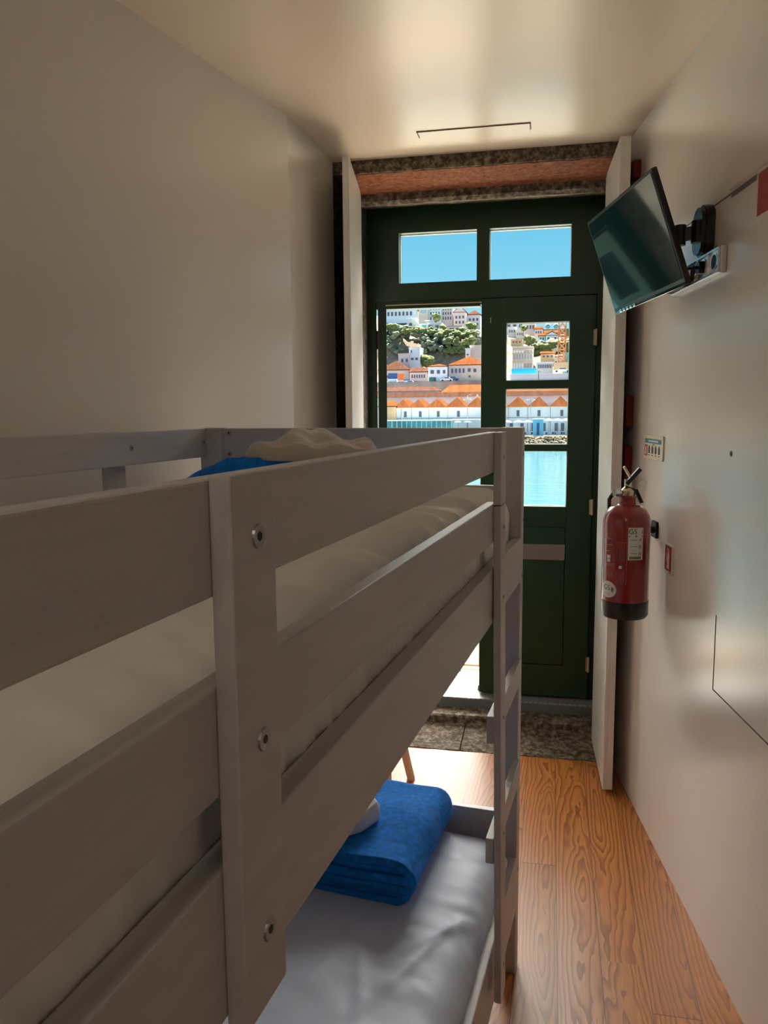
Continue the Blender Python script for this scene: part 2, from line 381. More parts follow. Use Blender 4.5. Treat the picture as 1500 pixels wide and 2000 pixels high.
# ------------------------------------------------------------------ window wall of granite
YD = 3.93
b = B()
prism(b, [(-1.9, 3.45), (-.942, 3.45), (-.912, 3.665), (-.89, 3.70), (-.90, 3.95), (-.93, 4.15), (-1.9, 4.15)], -.3, CEIL)
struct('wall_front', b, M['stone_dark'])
b = B()
prism(b, [(.300, 3.45), (.262, 3.665), (.236, 3.70), (.236, 3.95), (.26, 4.15), (1.6, 4.15), (1.6, 3.3), (.42, 3.3), (.40, 3.45)], -.3, CEIL)
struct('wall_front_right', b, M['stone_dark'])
# lintel, in three courses seen from below
tr = empty('trim_2', kind='structure')
def rough(bm, amp, cuts=60):
    for v in bm.verts:
        nse = noise.noise(v.co*14)*amp + noise.noise(v.co*45)*amp*.5
        v.co.y += nse*.5; v.co.z += nse
def course(name, prof, mat, amp=.004, xs=-1.2):
    bm = B(); n = 70; rows = []
    for i in range(n+1):
        x = xs + (.55-xs)*i/n
        rows.append([bm.verts.new((x, y, z)) for y, z in prof])
    k = len(prof)
    for a, c in zip(rows, rows[1:]):
        for j in range(k): bm.faces.new((a[j], a[(j+1) % k], c[(j+1) % k], c[j]))
    bm.faces.new(rows[0][::-1]); bm.faces.new(rows[-1])
    for v in bm.verts:
        nse = noise.noise(v.co*9)*amp + noise.noise(v.co*40)*amp*.6
        if v.co.z < CEIL-.01: v.co.z += nse
    return struct(name, bm, mat, tr)
course('lintel_face', [(3.45, CEIL+.05), (3.45, 2.563), (3.52, 2.564), (3.52, CEIL+.05)], M['stone'])
course('lintel_soffit', [(3.462, 2.572), (3.462, 2.561), (3.55, 2.548), (3.675, 2.530), (3.675, 2.60), (3.5, 2.62)], M['stone_red'], .004, -.875)
course('lintel_lip', [(3.665, 2.62), (3.665, 2.500), (3.69, 2.487), (3.80, 2.507), (3.94, 2.533), (4.15, 2.545), (4.15, 2.9), (3.7, 2.9)], M['stone'], .003)
b = B(); box(b, -3.2, 3.0, 3.455, 4.15, 2.70, 4.2); struct('wall_front_upper', b, M['stone_out'])
b = B(); box(b, -3.2, -1.9, 3.455, 4.15, -8, 2.7); box(b, 1.6, 3.2, 3.455, 4.15, -8, 2.7); box(b, -1.9, 1.6, 3.5, 4.13, -8, -.3); struct('wall_front_outside', b, M['stone_out'])
# threshold stones
ts = empty('trim_3', kind='structure')
def slab(name, pts, x0, x1, mat, amp=.003):
    bm = B(); n = 24; rows = []
    for i in range(n+1):
        x = x0 + (x1-x0)*i/n
        rows.append([bm.verts.new((x, y, z + (noise.noise(Vector((x*12, y*12, 3)))*amp if z > -.05 else 0))) for y, z in pts])
    k = len(pts)
    for a, c in zip(rows, rows[1:]):
        for j in range(k): bm.faces.new((a[j], a[(j+1) % k], c[(j+1) % k], c[j]))
    bm.faces.new(rows[0][::-1]); bm.faces.new(rows[-1])
    return struct(name, bm, mat, ts)
prof = [(3.45, -.2), (3.45, .003), (3.50, .008), (3.56, .012), (3.63, .018), (3.70, .030), (3.72, .030), (3.72, -.2)]
slab('threshold_slab', prof, -.93, -.385, M['stone'])
slab('threshold_slab', prof, -.380, .30, M['stone'])
slab('threshold_step', [(3.71, -.2), (3.705, .058), (3.715, .066), (3.77, .068), (3.83, .069), (3.83, -.2)], -.91, .25, M['stone'])
b = B(); box(b, -.91, .245, 3.812, 3.90, .066, .112, .003); struct('sill_board', b, plain('grey_sill_paint', (.13, .15, .15), .5, vary=.1), ts)
b = B(); box(b, -.91, .245, 3.815, 4.20, .113, .119); struct('tread_plate', b, M['tread'], ts)

# ------------------------------------------------------------------ door frame, fixed light above, two leaves
M['putty'] = plain('white_putty_line', (.62, .62, .58), .5)
d1 = empty('door_1', kind='structure')
b = B(); G = .0
Y0, Y1 = 3.90, 3.985
box(b, -.905, -.739, Y0, Y1, 2.168, 2.405); box(b, -.905, .24, Y0, Y1, 2.4055, 2.60)
box(b, -.36, -.30, Y0, Y1, 2.168, 2.4055); box(b, .08, .24, Y0, Y1, 2.168, 2.4055)
box(b, -.905, .24, Y0, Y1, 2.085, 2.169)
box(b, -.905, -.880, Y0, Y1, .12, 2.085); box(b, -.882, -.857, Y0, Y0+.022, .12, 2.085); box(b, .203, .24, Y0, Y1, .12, 2.085)
box(b, -.858, -.344, Y0+.012, Y1, 2.050, 2.085)
box(b, .185, .24, 3.932, Y1, .12, 2.085); box(b, -.344, .24, 3.932, Y1, 2.06, 2.10); box(b, -.344, .24, 3.932, Y1, .112, .145)
struct('frame', b, M['green'], d1)
for x0, x1 in ((-.739, -.36), (-.30, .08)):
    b = B(); box(b, x0-.005, x1+.005, 3.938, 3.942, 2.163, 2.41); struct('pane', b, M['glass'], d1)
    b = B()
    for q in ((x0, x1, 2.168, 2.172), (x0, x1, 2.402, 2.406), (x0, x0+.003, 2.168, 2.405), (x1-.003, x1, 2.168, 2.405)): box(b, q[0], q[1], 3.944, 3.952, q[2], q[3])
    struct('glazing_bead', b, M['putty'], d1)
# pale strip painted as the lit frame edge over the left opening
b = B(); box(b, -.806, -.335, 3.896, 3.901, 2.064, 2.068); struct('lit_frame_edge', b, M['brass'], d1)

d2 = empty('door_2', kind='structure')
b = B(); LX0, LX1 = -.334, .200; P0, P1 = -.2155, .0795
ya, yb = 3.885, 3.93
for z0, z1 in ((1.962, 2.079), (1.6515, 1.691), (1.3535, 1.3855), (.985, 1.0845)): box(b, P0, P1, ya, yb, z0, z1)
box(b, LX0, P0, ya, yb, .130, 2.079, .002); box(b, P1, LX1, ya, yb, .130, 2.079, .002)
box(b, P0, P1, ya, yb, .130, .290)
struct('leaf', b, M['green'], d2)
b = B(); box(b, P0-.003, P1+.003, yb-.012, yb-.002, .285, .99); struct('panel_back', b, M['green'], d2)
b = B(); box(b, P0+.003, P1-.003, ya+.001, yb-.014, .293, .982, .002); struct('lower_panel', b, M['green'], d2)
for z0, z1 in ((1.691, 1.962), (1.3855, 1.6515), (1.0845, 1.3535)):
    b = B(); box(b, P0-.004, P1+.004, 3.905, 3.909, z0-.004, z1+.004); struct('pane', b, M['glass'], d2)
    b = B()
    for q in ((P0, P1, z0, z0+.003), (P0, P1, z1-.003, z1), (P0, P0+.003, z0, z1), (P1-.003, P1, z0, z1)): box(b, q[0], q[1], 3.911, 3.918, q[2], q[3])
    struct('glazing_bead', b, M['putty'], d2)
b = B(); box(b, P0+.008, P1-.002, ya-.004, ya+.002, .822, .899, .001); struct('metal_plate', b, M['steelplate'], d2)
for z in (1.885, 1.085, .305):
    b = B(); cyl(b, (.203, 3.878, z-.038), (.203, 3.878, z+.038), .006, seg=12); cyl(b, (.203, 3.878, z-.002), (.203, 3.878, z+.002), .0075, seg=12); box(b, .188, .203, 3.881, 3.885, z-.036, z+.036)
    struct('hinge', b, M['brass'], d2)
b = B(); cyl(b, (-.29, 3.886, 1.988), (-.29, 3.880, 1.988), .003); box(b, -.292, -.288, 3.88, 3.886, 1.965, 1.985); struct('latch', b, M['brass'], d2)

# left leaf, opened outwards so that it stands edge-on
d3 = empty('door_3', (-.8465, 3.905, 0), math.radians(12.3), kind='structure')
b = B()
box(b, 0, .042, 0, .10, .13, 2.055, .002); box(b, 0, .042, .38, .47, .13, 2.055, .002)
for z0, z1 in ((1.95, 2.055), (1.64, 1.69), (1.34, 1.38), (.98, 1.08), (.13, .29)): box(b, 0.001, .041, .09, .39, z0, z1)
box(b, .012, .03, .09, .39, .28, .99)
struct('leaf', b, M['green'], d3)
for z0, z1 in ((1.69, 1.95), (1.38, 1.64), (1.08, 1.34)):
    b = B(); box(b, .018, .022, .095, .385, z0-.004, z1+.004); struct('pane', b, M['glass'], d3)
for z in (1.90, 1.10, .30):
    b = B(); cyl(b, (-.003, -.008, z-.045), (-.003, -.008, z+.045), .007, seg=12); box(b, -.012, .02, -.006, -.001, z-.045, z+.045); struct('hinge', b, M['black'], d3)

# ------------------------------------------------------------------ inner shutters
def shutter(name, far, near, z0, z1, th, label, side):
    d = Vector((near[0]-far[0], near[1]-far[1], 0)); Lh = d.length; ang = math.atan2(d.y, d.x)
    o = empty(name, (far[0], far[1], 0), ang, label, 'shutter')
    b = B(); s0, s1 = (0, th) if side > 0 else (-th, 0)
    box(b, 0, Lh, s0, s1, z0, z1, .003); link('panel', b, M['shutter'], o)
    # rebated inner edge strip, folding line and grooves
    b = B(); f = s1 if side < 0 else s0; sg = 1 if side < 0 else -1
    box(b, Lh-.0005, Lh+.004, (s0+s1)/2-.004, s1-.002, z0+.01, z1-.01, .001) if side > 0 else box(b, Lh-.0005, Lh+.004, s0+.002, (s0+s1)/2+.004, z0+.01, z1-.01, .001)
    link('edge_strip', b, M['shutter'], o)
    for z in (2.25, 1.2, .35):
        b = B(); cyl(b, (-.006, (s0+s1)/2, z-.04), (-.006, (s0+s1)/2, z+.04), .006, seg=10); link('hinge', b, M['brass'], o)
    return o
shutter('window_shutter', (-.868, 3.665), (-.788, 3.13), .02, 2.540, .028, 'tall white wooden inner shutter standing open at the left of the green door', -1)
shutter('window_shutter', (.213, 3.66), (.232, 3.165), .012, 2.545, .040, 'tall white wooden inner shutter standing open behind the fire extinguisher', 1)

# ================================================================== BUNK BED
TB = math.radians(5.739)
BED0 = Vector((-.065, 2.084, 0))
bed = empty('bunk_bed', BED0, -TB, 'grey painted wooden bunk bed with guard rails and a side ladder', 'bunk bed')
def bd(across, along, z=0):
    return BED0 + Vector((math.cos(TB), -math.sin(TB), 0))*across + Vector((math.sin(TB), math.cos(TB), 0))*along + Vector((0, 0, z))
LEN = 2.02; WID = .925
def board(name, x0, x1, y0, y1, z0, z1, bev=.003):
    b = B(); box(b, x0, x1, y0, y1, z0, z1, bev, 3); return link(name, b, M['bed'], bed)
def bolt(parent, x, y, z, axis, r=.0085):
    d = {'x': Vector((1, 0, 0)), 'y': Vector((0, -1, 0)), '-x': Vector((1, 0, 0))}[axis]
    p_ = Vector((x, y, z))
    b = B(); cyl(b, p_-d*.002, p_+d*.0018, r*1.15, r, 20); o = link('bolt', b, M['bolt'], parent, smooth=False)
    b = B(); cyl(b, p_+d*.0012, p_+d*.0022, r*.42, seg=6); return b
def bolts(parent, pts, axis, r=.0085):
    for x, y, z in pts:
        b2 = bolt(parent, x, y, z, axis, r)
        h = link('bolt_socket', b2, M['bolt_hole'], parent)
def post(x0, x1, y0, y1, z1=1.507):
    o = board('corner_post', x0, x1, y0, y1, 0, z1, .004); return o
pf = post(-.055, .0, -.05, .0)
bolts(pf, [(0.0, -.025, .60), (0, -.025, 1.27), (0, -.025, 1.12), (0, -.025, 1.44), (0, -.025, .30)], 'x', .006)
pl = post(-WID, -.858, -.05, .0); bolts(pl, [], 'y')
post(-.055, .0, -LEN, -LEN+.05); post(-WID, -.858, -LEN, -LEN+.05)
# long boards, front side
TH = .020
A0, A1 = 1.424, 1.506
gr = board('guard_rail', -TH, 0, -1.99, -.430, 1.424, 1.506)
gr2 = board('guard_rail', -TH, 0, -1.99, -.430, 1.279, 1.360)
sb1 = board('side_board', -TH-.004, 0, -1.97, -.048, 1.108, 1.224)
sb2 = board('side_board', -TH-.004, 0, -1.97, -.048, .190, .345)
# long boards, wall side
g3 = board('guard_rail', -WID, -.905, -1.97, -.048, 1.424, 1.506); bolts(g3, [(-.905+.000, -.405, 1.466), (-.905, -.065, 1.466)], 'x', .007)
board('guard_rail', -WID, -.905, -1.97, -.480, 1.279, 1.360)
board('side_board', -WID, -.901, -1.97, -.048, 1.108, 1.224); board('side_board', -WID, -.901, -1.97, -.048, .190, .345)
# ends
e1_ = board('end_board', -.860, -.050, -.036, -.014, 1.412, 1.5055); bolts(e1_, [(-.838, -.036, 1.492), (-.838, -.036, 1.432)], 'y', .007)
board('end_board', -.860, -.050, -.036, -.014, 1.255, 1.356)
board('end_board', -.860, -.050, -.036, -.014, .345, .462)
for z0, z1 in ((1.412, 1.5055), (1.255, 1.356), (.345, .462)): board('end_board', -.860, -.050, -2.006, -1.984, z0, z1)
# slatted bases
for zz in (1.125, .215):
    for k in range(12): 
        y = -1.88 + k*.155
        board('slat', -.90, -.026, y, y+.07, zz, zz+.018, .002)
    board('slat_rail', -.050, -.0245, -1.96, -.06, zz-.025, zz, .002); board('slat_rail', -.90, -.875, -1.96, -.06, zz-.025, zz, .002)
# guard posts: short uprights bolted outside the rails
gp = board('guard_post', 0, .017, -1.600, -1.532, 1.098, 1.509, .003)
bolts(gp, [(.017, -1.562, 1.462), (.017, -1.562, 1.310), (.017, -1.562, 1.158)], 'x', .0085)
gp2 = board('guard_post', 0, .0155, -.472, -.410, 1.357, 1.506, .002); bolts(gp2, [(.0155, -.44, 1.455)], 'x', .005)
gp3 = board('guard_post', -WID-.017, -WID, -.475, -.405, 1.098, 1.503, .002)
board('guard_post', -WID-.017, -WID, -1.600, -1.532, 1.098, 1.503, .002)
# ladder: two uprights and flat rungs behind them
b = B(); vs = box(b, 0, .0155, -.472, -.410, .245, 1.355, .002)
for v in b.verts: v.co.x += .012*(1.355-v.co.z)/1.11
ld = link('ladder_rail', b, M['bed'], bed)
bolts(ld, [(.0165+.0, -.44, 1.31), (.0175, -.44, 1.16), (.0205, -.44, .895), (.0235, -.44, .63), (.0265, -.44, .32)], 'x', .0045)
for z0, z1 in ((.842, .902), (.567, .625)):
    board('ladder_rung', -.012, .006, -.462, -.048, z0, z1, .002)

# ------------------------------------------------------------------ mattresses
def mattress(name, x0, x1, y0, y1, z0, z1, crown, mat, label, seed, fold=1.0, rad=.05, pull=None):
    bm = B(); nx, ny, nz = 46, 90, 10
    prof = []                     # cross profile as param around rounded rectangle, from bottom-left up over to bottom-right
    o = []
    W = x1-x0; Hh = z1-z0
    seg_side = 9; segs_c = 7; seg_top = 80
    for i in range(seg_side): prof.append((x0, z0+rad + (Hh-2*rad)*i/seg_side))
    for i in range(segs_c): a = math.pi - math.pi/2*i/segs_c; prof.append((x0+rad+rad*math.cos(a), z1-rad+rad*math.sin(a)))
    for i in range(seg_top): prof.append((x0+rad+(W-2*rad)*i/seg_top, z1))
    for i in range(segs_c): a = math.pi/2 - math.pi/2*i/segs_c; prof.append((x1-rad+rad*math.cos(a), z1-rad+rad*math.sin(a)))
    for i in range(seg_side+1): prof.append((x1, z1-rad - (Hh-2*rad)*i/seg_side))
    prof.append((x1-rad, z0)); prof.append((x0+rad, z0))
    N = 280; rows = []
    for j in range(N+1):
        t = j/N; y = y0 + (y1-y0)*t
        # rounded plan ends
        dend = min(y-y0, y1-y); k = 1.0; dz = 0
        if dend < rad: k = math.sqrt(max(0, 1-(1-dend/rad)**2))
        row = []
        for x, z in prof:
            cx, cz = (x0+x1)/2, z0+Hh*.5
            zz = cz + (z-cz)*(.35+.65*k); xx = cx + (x-cx)*(.955+.045*k)
            u = (x-x0)/W
            zz += crown*math.sin(math.pi*min(1, max(0, u)))*(.4+.6*k)*(1 if z > cz else 0)
            side = max(0, 1-abs(u-1)*9) if z > cz else .55
            # gathered folds running in from the long edges
            q = noise.noise(Vector((y*9+seed, xx*3.2-y*2, seed)))*.6 + noise.noise(Vector((y*26+seed, xx*5, seed*2)))*.35
            edge = math.exp(-(1-u)*5)+math.exp(-u*5)
            top = 1 if z >= z1-rad*.6 else 0
            zz += fold*(.013*q+.007*(abs(noise.noise(Vector((y*17+xx*9, xx*9-y*4, seed))))-.25))*(edge*.9+.25)*top
            if not top:
                fx = noise.noise(Vector((y*30+seed, zz*5, 7)))*.5 + noise.noise(Vector((y*70+seed, zz*9, 17)))*.35
                xx += fold*.012*fx*(1 if x > cx else -1)
            if pull: xx, zz = pull(xx, y, zz)
            row.append(bm.verts.new((xx, y, zz)))
        rows.append(row)
    k = len(prof)
    for a, c in zip(rows, rows[1:]):
        for j in range(k): bm.faces.new((a[j], a[(j+1) % k], c[(j+1) % k], c[j]))
    bm.faces.new(rows[0][::-1]); bm.faces.new(rows[-1])
    o = link(name, bm, mat, None, smooth=True); o.location = BED0; o.rotation_euler = (0, 0, -TB)
    return tag(o, label, 'mattress')
def pull_up(x, y, z):
    # sheet drawn into a few long diagonal creases near the front edge
    for (cy, cx, ang, ln, amp) in ((-1.25, -.10, .9, .22, .012), (-1.15, -.14, .75, .25, .011), (-1.02, -.12, .6, .2, .010), (-1.36, -.09, 1.0, .2, .013), (-.75, -.12, .5, .2, .009), (-.45, -.10, .35, .25, .012), (-.90, -.2, .4, .3, .007), (-.60, -.13, .3, .22, .008), (-1.10, -.22, .7, .25, .008), (-1.20, -.05, 1.1, .12, .010), (-.97, -.05, 1.0, .12, .009), (-.85, -.07, .9, .14, .008), (-.68, -.05, .7, .16, .008), (-.30, -.16, .25, .25, .008), (-.15, -.10, .2, .2, .007), (-1.30, -.24, .8, .22, .008)):
        dx, dy = x-cx, y-cy; s = dx*math.cos(ang)+dy*math.sin(ang); t = -dx*math.sin(ang)+dy*math.cos(ang)
        if z > 1.30: z += amp*2.0*math.exp(-(s/ln)**2)*math.exp(-(t/.015)**2)
    return x, z
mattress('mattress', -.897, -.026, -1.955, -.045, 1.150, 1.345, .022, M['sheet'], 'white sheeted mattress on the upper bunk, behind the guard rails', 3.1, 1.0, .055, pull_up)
def pull_low(x, y, z):
    for (cy, cx, ang, ln, amp) in ((-.75, -.32, 1.35, .16, .006), (-.70, -.22, 1.9, .14, .005), (-.62, -.14, 1.2, .18, .006), (-.50, -.10, .9, .15, .006), (-.85, -.25, .4, .15, .005)):
        dx, dy = x-cx, y-cy; s = dx*math.cos(ang)+dy*math.sin(ang); t = -dx*math.sin(ang)+dy*math.cos(ang)
        if z > .38: z += amp*math.exp(-(s/ln)**2)*math.exp(-(t/.012)**2)
    return x, z
mattress('mattress', -.897, -.020, -1.955, -.045, .235, .405, .014, M['sheet_low'], 'white sheeted mattress on the lower bunk, blue skylight put into its colour', 8.4, .55, .06, pull_low)

# ------------------------------------------------------------------ folded blankets and towels
def folded(name, x0, x1, y0, y1, z0, layers, th, mat, label, cat, seed, taper=0, wav=.004, far_round=.05):
    """cloth folded over and over; the folds close at x1, the layers show at the y0 end"""
    bm = B(); Hh = layers*th*2
    for k in range(layers):
        ho = Hh/2 - k*th; hi = ho - th*.90
        out = []
        xr = x1 - ho - k*th*.15
        zc = z0 + Hh/2
        n = 14
        xl = x0 + .01*k
        outer = [(xl + (xr-xl)*i/12, zc+ho) for i in range(12)] + [(xr+ho*math.sin(math.pi*i/n), zc+ho*math.cos(math.pi*i/n)) for i in range(n+1)] + [(xr-(xr-xl)*i/12, zc-ho) for i in range(1, 13)]
        inner = [(xl + (xr-xl)*i/12, zc-hi) for i in range(12)] + [(xr+hi*math.sin(math.pi*i/n), zc-hi*math.cos(math.pi*i/n)) for i in range(n+1)] + [(xr-(xr-xl)*i/12, zc+hi) for i in range(1, 13)]
        prof = outer + inner
        rows = []; N = 44
        for j in range(N+1):
            t = j/N; y = y0 + (y1-y0)*t + .006*math.sin(k*2.3)
            row = []
            endf = min(1, min(t, 1-t)*N/3.0); shr = 1 - .10*(1-math.sqrt(max(0, endf)))
            for x, z in prof:
                q = noise.noise(Vector((x*7, y*7, seed)))*wav*2 + noise.noise(Vector((x*22, y*22, seed)))*wav*.6
                hh = (z-z0)/Hh
                zz = z0 + (z-z0)*(1-taper*t) + q*hh
                xx = x + noise.noise(Vector((y*8, z*10, seed+k)))*wav*1.6
                row.append(bm.verts.new((xx, y + noise.noise(Vector((x*14, z*20, seed)))*.004, zz)))
            rows.append(row)
        m_ = len(prof)
        for a, c in zip(rows, rows[1:]):
            for j in range(m_): bm.faces.new((a[j], a[(j+1) % m_], c[(j+1) % m_], c[j]))
        half = m_//2
        for r_ in (rows[0], rows[-1]):
            for j in range(half-1):
                bm.faces.new((r_[j], r_[j+1], r_[m_-2-j], r_[m_-1-j]))
    o = link(name, bm, mat, None, smooth=True); o.location = BED0; o.rotation_euler = (0, 0, -TB)
    return tag(o, label, cat)
folded('folded_blanket', -.64, -.175, -.445, -.062, .414, 3, .0185, M['blue'], 'bright blue wool blanket folded on the lower bunk', 'blanket', 5.5, taper=.0, wav=.006)
def slabcloth(name, pts, z0, th, mat, label, cat, seed, topf, nsub=5):
    """soft folded pad with an arbitrary plan outline; topf(x, y) gives the height of its top"""
    bm = B(); cx = sum(p_[0] for p_ in pts)/len(pts); cy = sum(p_[1] for p_ in pts)/len(pts)
    # resample outline
    ring = []
    n = len(pts)
    for i in range(n):
        a, c = Vector(pts[i]), Vector(pts[(i+1) % n])
        for j in range(10): ring.append(a.lerp(c, j/10))
    for _ in range(3): ring = [(ring[i-1]+ring[i]*2+ring[(i+1) % len(ring)])/4 for i in range(len(ring))]
    rows = []; prof = [(1.0, 0.0), (1.012, .25), (1.015, .5), (1.01, .75), (.99, .93), (.96, 1.0)] + [(.92-.08*i, 1.0) for i in range(11)]
    for s, h in prof:
        row = []
        for p_ in ring:
            x = cx+(p_.x-cx)*s; y = cy+(p_.y-cy)*s
            tz = topf(x, y); zb = z0(x, y) if callable(z0) else z0
            z = zb + (tz-zb)*h + (noise.noise(Vector((x*16, y*16, seed)))*.006 + noise.noise(Vector((x*45, y*45, seed)))*.002)*h
            xx = x + (.004*math.sin(h*math.pi*4) if s > .98 else 0)*(1 if x > cx else -1)
            row.append(bm.verts.new((xx, y, z)))
        rows.append(row)
    k = len(ring)
    for a, c in zip(rows, rows[1:]):
        for j in range(k): bm.faces.new((a[j], a[(j+1) % k], c[(j+1) % k], c[j]))
    cz = topf(cx, cy); cv = bm.verts.new((cx, cy, cz))
    for j in range(k): bm.faces.new((rows[-1][j], rows[-1][(j+1) % k], cv))
    bm.faces.new(rows[0][::-1])
    o = link(name, bm, mat, None, smooth=True); o.location = BED0; o.rotation_euler = (0, 0, -TB)
    return tag(o, label, cat)
slabcloth('folded_towel', [(-.62, -.43), (-.42, -.44), (-.335, -.36), (-.31, -.285), (-.36, -.235), (-.60, -.22)], .531, .03, M['towelw'], 'white towel folded on top of the blue blanket of the lower bunk', 'towel', 2.2, lambda x, y: .566 + .012*math.sin(x*14))
# upper bunk: blanket heaped towards the wall, towel tossed over it
MT = lambda x: 1.345 + .022*math.sin(math.pi*min(1, max(0, (x+.897)/.871)))
def blanket_top(x, y):
    t = max(0, min(1, (x+.91)/.36)); s = t*t*(3-2*t)
    return MT(x)+.010 + .075*s
slabcloth('folded_blanket', [(-.895, -.20), (-.80, -.38), (-.60, -.50), (-.33, -.52), (-.27, -.30), (-.34, -.10), (-.62, -.07), (-.88, -.08)], lambda x, y: MT(x)-.004, .03, M['blue'], 'blue blanket spread under the beige towel on the upper bunk', 'blanket', 9.2, blanket_top)
def towel_top(x, y):
    base = blanket_top(x, y)
    pk = .048*max(0, 1-abs(x+.465)/(.12 if x < -.465 else .10))*max(0, 1-abs(y+.33)/.25)
    p2 = .012*math.exp(-((x+.345)/.03)**2)+.006*math.sin(x*60+y*35)+.004*math.sin(x*25-y*70)
    return max(base, MT(x)+.05) + .018 + pk*1.0 + p2
slabcloth('folded_towel', [(-.575, -.455), (-.46, -.53), (-.34, -.49), (-.295, -.36), (-.32, -.25), (-.46, -.22), (-.56, -.30)], lambda x, y: blanket_top(x, y)-.006, .03, M['towel'], 'beige towel crumpled on the blue blanket of the upper bunk', 'towel', 4.7, towel_top)

# sheet corner trailing on the floor beside the bed
b = B(); n = 18; g = [[None]*(n+1) for _ in range(n+1)]
for i in range(n+1):
    for j in range(n+1):
        u, v = i/n, j/n; x = -.10 + .135*u*(1-.3*v); y = -.66 + .34*v
        z = .006 + .018*abs(noise.noise(Vector((x*18, y*10, 1))))*(1.6-u) + .10*max(0, .35-u)**1.0
        g[i][j] = b.verts.new((x, y, z))
for i in range(n):
    for j in range(n): b.faces.new((g[i][j], g[i+1][j], g[i+1][j+1], g[i][j+1]))
bmesh.ops.solidify(b, geom=b.faces[:], thickness=.003)
o = link('bed_sheet', b, M['sheet'], None, smooth=True); o.location = BED0; o.rotation_euler = (0, 0, -TB)
tag(o, 'corner of a white sheet trailing on the floor under the lower bunk', 'sheet')

# ================================================================== WOODEN CHAIR beyond the bed
ch = empty('wooden_chair', (-.80, 2.98, 0), math.radians(6), 'pale wooden chair behind the bed end, only one splayed leg showing', 'chair')
for dx, dy, sx, sy in ((.16, -.12, .225, -.15), (-.14, -.12, -.20, -.15), (.16, .14, .215, .165), (-.14, .14, -.07, .165)):
    pass
def chair_leg(top, bot):
    b = B(); cyl(b, bot, top, .0165, .020, 16); return link('leg', b, M['chairwood'], ch, smooth=False)
LT = Vector((.20, .08, .43)); LB = Vector((.262, .125, 0))
chair_leg((.17, .09, .43), (.262, .125, 0)); chair_leg((.17, -.14, .43), (.20, -.19, 0)); chair_leg((-.06, .10, .43), (-.09, .12, 0)); chair_leg((-.06, -.14, .43), (-.08, -.19, 0))
b = B(); box(b, -.09, .20, -.18, .14, .43, .455, .010, 3); link('seat', b, M['chairwood'], ch)
b = B(); box(b, -.095, -.075, -.17, .13, .60, .78, .008, 3); link('backrest', b, M['chairwood'], ch)
for y in (-.14, .10):
    b = B(); cyl(b, (-.075, y, .44), (-.085, y, .70), .011, seg=12); link('back_spindle', b, M['chairwood'], ch)

# ================================================================== TELEVISION on its arm
TVC = Vector((.222, 2.492, 2.012))
TVM = Matrix.Translation(TVC) @ Matrix.Rotation(-1.313, 4, 'Z') @ Matrix.Rotation(.336, 4, 'X') @ Matrix.Rotation(-.022, 4, 'Y')
tv = empty('television'); tv.matrix_world = TVM
tag(tv, 'small flat television tilted down on a black wall arm, dark glossy screen', 'television')
TW, THt = .550, .3094
b = B(); box(b, -TW/2, TW/2, 0.0, .016, -THt/2, THt/2, .003, 2); link('case', b, M['black'], tv)
b = B(); box(b, -TW/2+.010, TW/2-.010, -.0012, .0005, -THt/2+.018, THt/2-.010); link('screen', b, M['screen'], tv)
b = B(); extr(b, [(.015, -.13), (.038, -.10), (.040, .07), (.015, .10)], 'x', -.20, .20); link('back_cover', b, M['blackmat'], tv)
b = B(); box(b, -TW/2+.003, TW/2-.003, -.0025, .003, -THt/2-.001, -THt/2+.008, .001); link('bottom_trim', b, M['screen'], tv)
b = B(); box(b, TW/2-.16, TW/2-.06, .017, .040, -THt/2-.004, -THt/2+.05, .004)
link('connector_box', b, M['blackmat'], tv)
b = B()
for k in range(5): box(b, -TW/2+.05+k*.030, -TW/2+.068+k*.030, -.004, -.002, -THt/2+.001, -THt/2+.010, .001)
link('sticker_strip', b, M['chrome'], tv)
# wall bracket
mt_ = wallE('television_bracket', label='black wall bracket and arm holding the television', cat='bracket')
pa = -.955; pz = 2.05
b = B(); pts = []
for k in range(24):
    a = 2*math.pi*k/24; r = .045
    pts.append((pa+r*math.cos(a)*1.1, pz + r*math.sin(a)*.9 + (.032 if math.sin(a) > 0 else -.032)))
extr(b, pts, 'x', -.022, 0); link('wall_plate', b, M['black'], mt_)
b = B(); pts2 = [(pa+(q[0]-pa)*.82, pz+(q[1]-pz)*.9) for q in pts]; extr(b, pts2, 'x', -.034, -.021); link('plate_cover', b, M['black'], mt_)
inv = Matrix.Rotation(-RZ_W, 4, 'Z') @ Matrix.Translation(-PW)
tvb = inv @ (TVM @ Vector((.05, .045, 0)))
jt = Vector((-.075, pa+.02, pz-.005))
b = B(); cyl(b, (-.03, pa, pz-.03), (-.03, pa, pz+.03), .020, seg=20); cyl(b, jt-Vector((0, 0, .028)), jt+Vector((0, 0, .028)), .016, seg=20); link('pivot', b, M['black'], mt_)
def bar(bm, p0, p1, wz, wx):
    p0 = Vector(p0); p1 = Vector(p1); d = (p1-p0).normalized(); s = d.cross(Vector((0, 0, 1))).normalized(); u = s.cross(d)
    vv = []
    for p_ in (p0, p1):
        for a, c in ((-1, -1), (1, -1), (1, 1), (-1, 1)): vv.append(bm.verts.new(p_+s*a*wx/2+u*c*wz/2))
    for f in ((0, 1, 2, 3), (7, 6, 5, 4), (0, 4, 5, 1), (1, 5, 6, 2), (2, 6, 7, 3), (3, 7, 4, 0)): bm.faces.new([vv[i] for i in f])
b = B(); bar(b, (-.03, pa, pz), jt, .036, .016); bar(b, jt, tvb, .036, .020); link('arm', b, M['black'], mt_)
b = B(); cyl(b, tvb-Vector((0, 0, .03)), tvb+Vector((0, 0, .03)), .018, seg=18); kb = (jt+tvb)/2
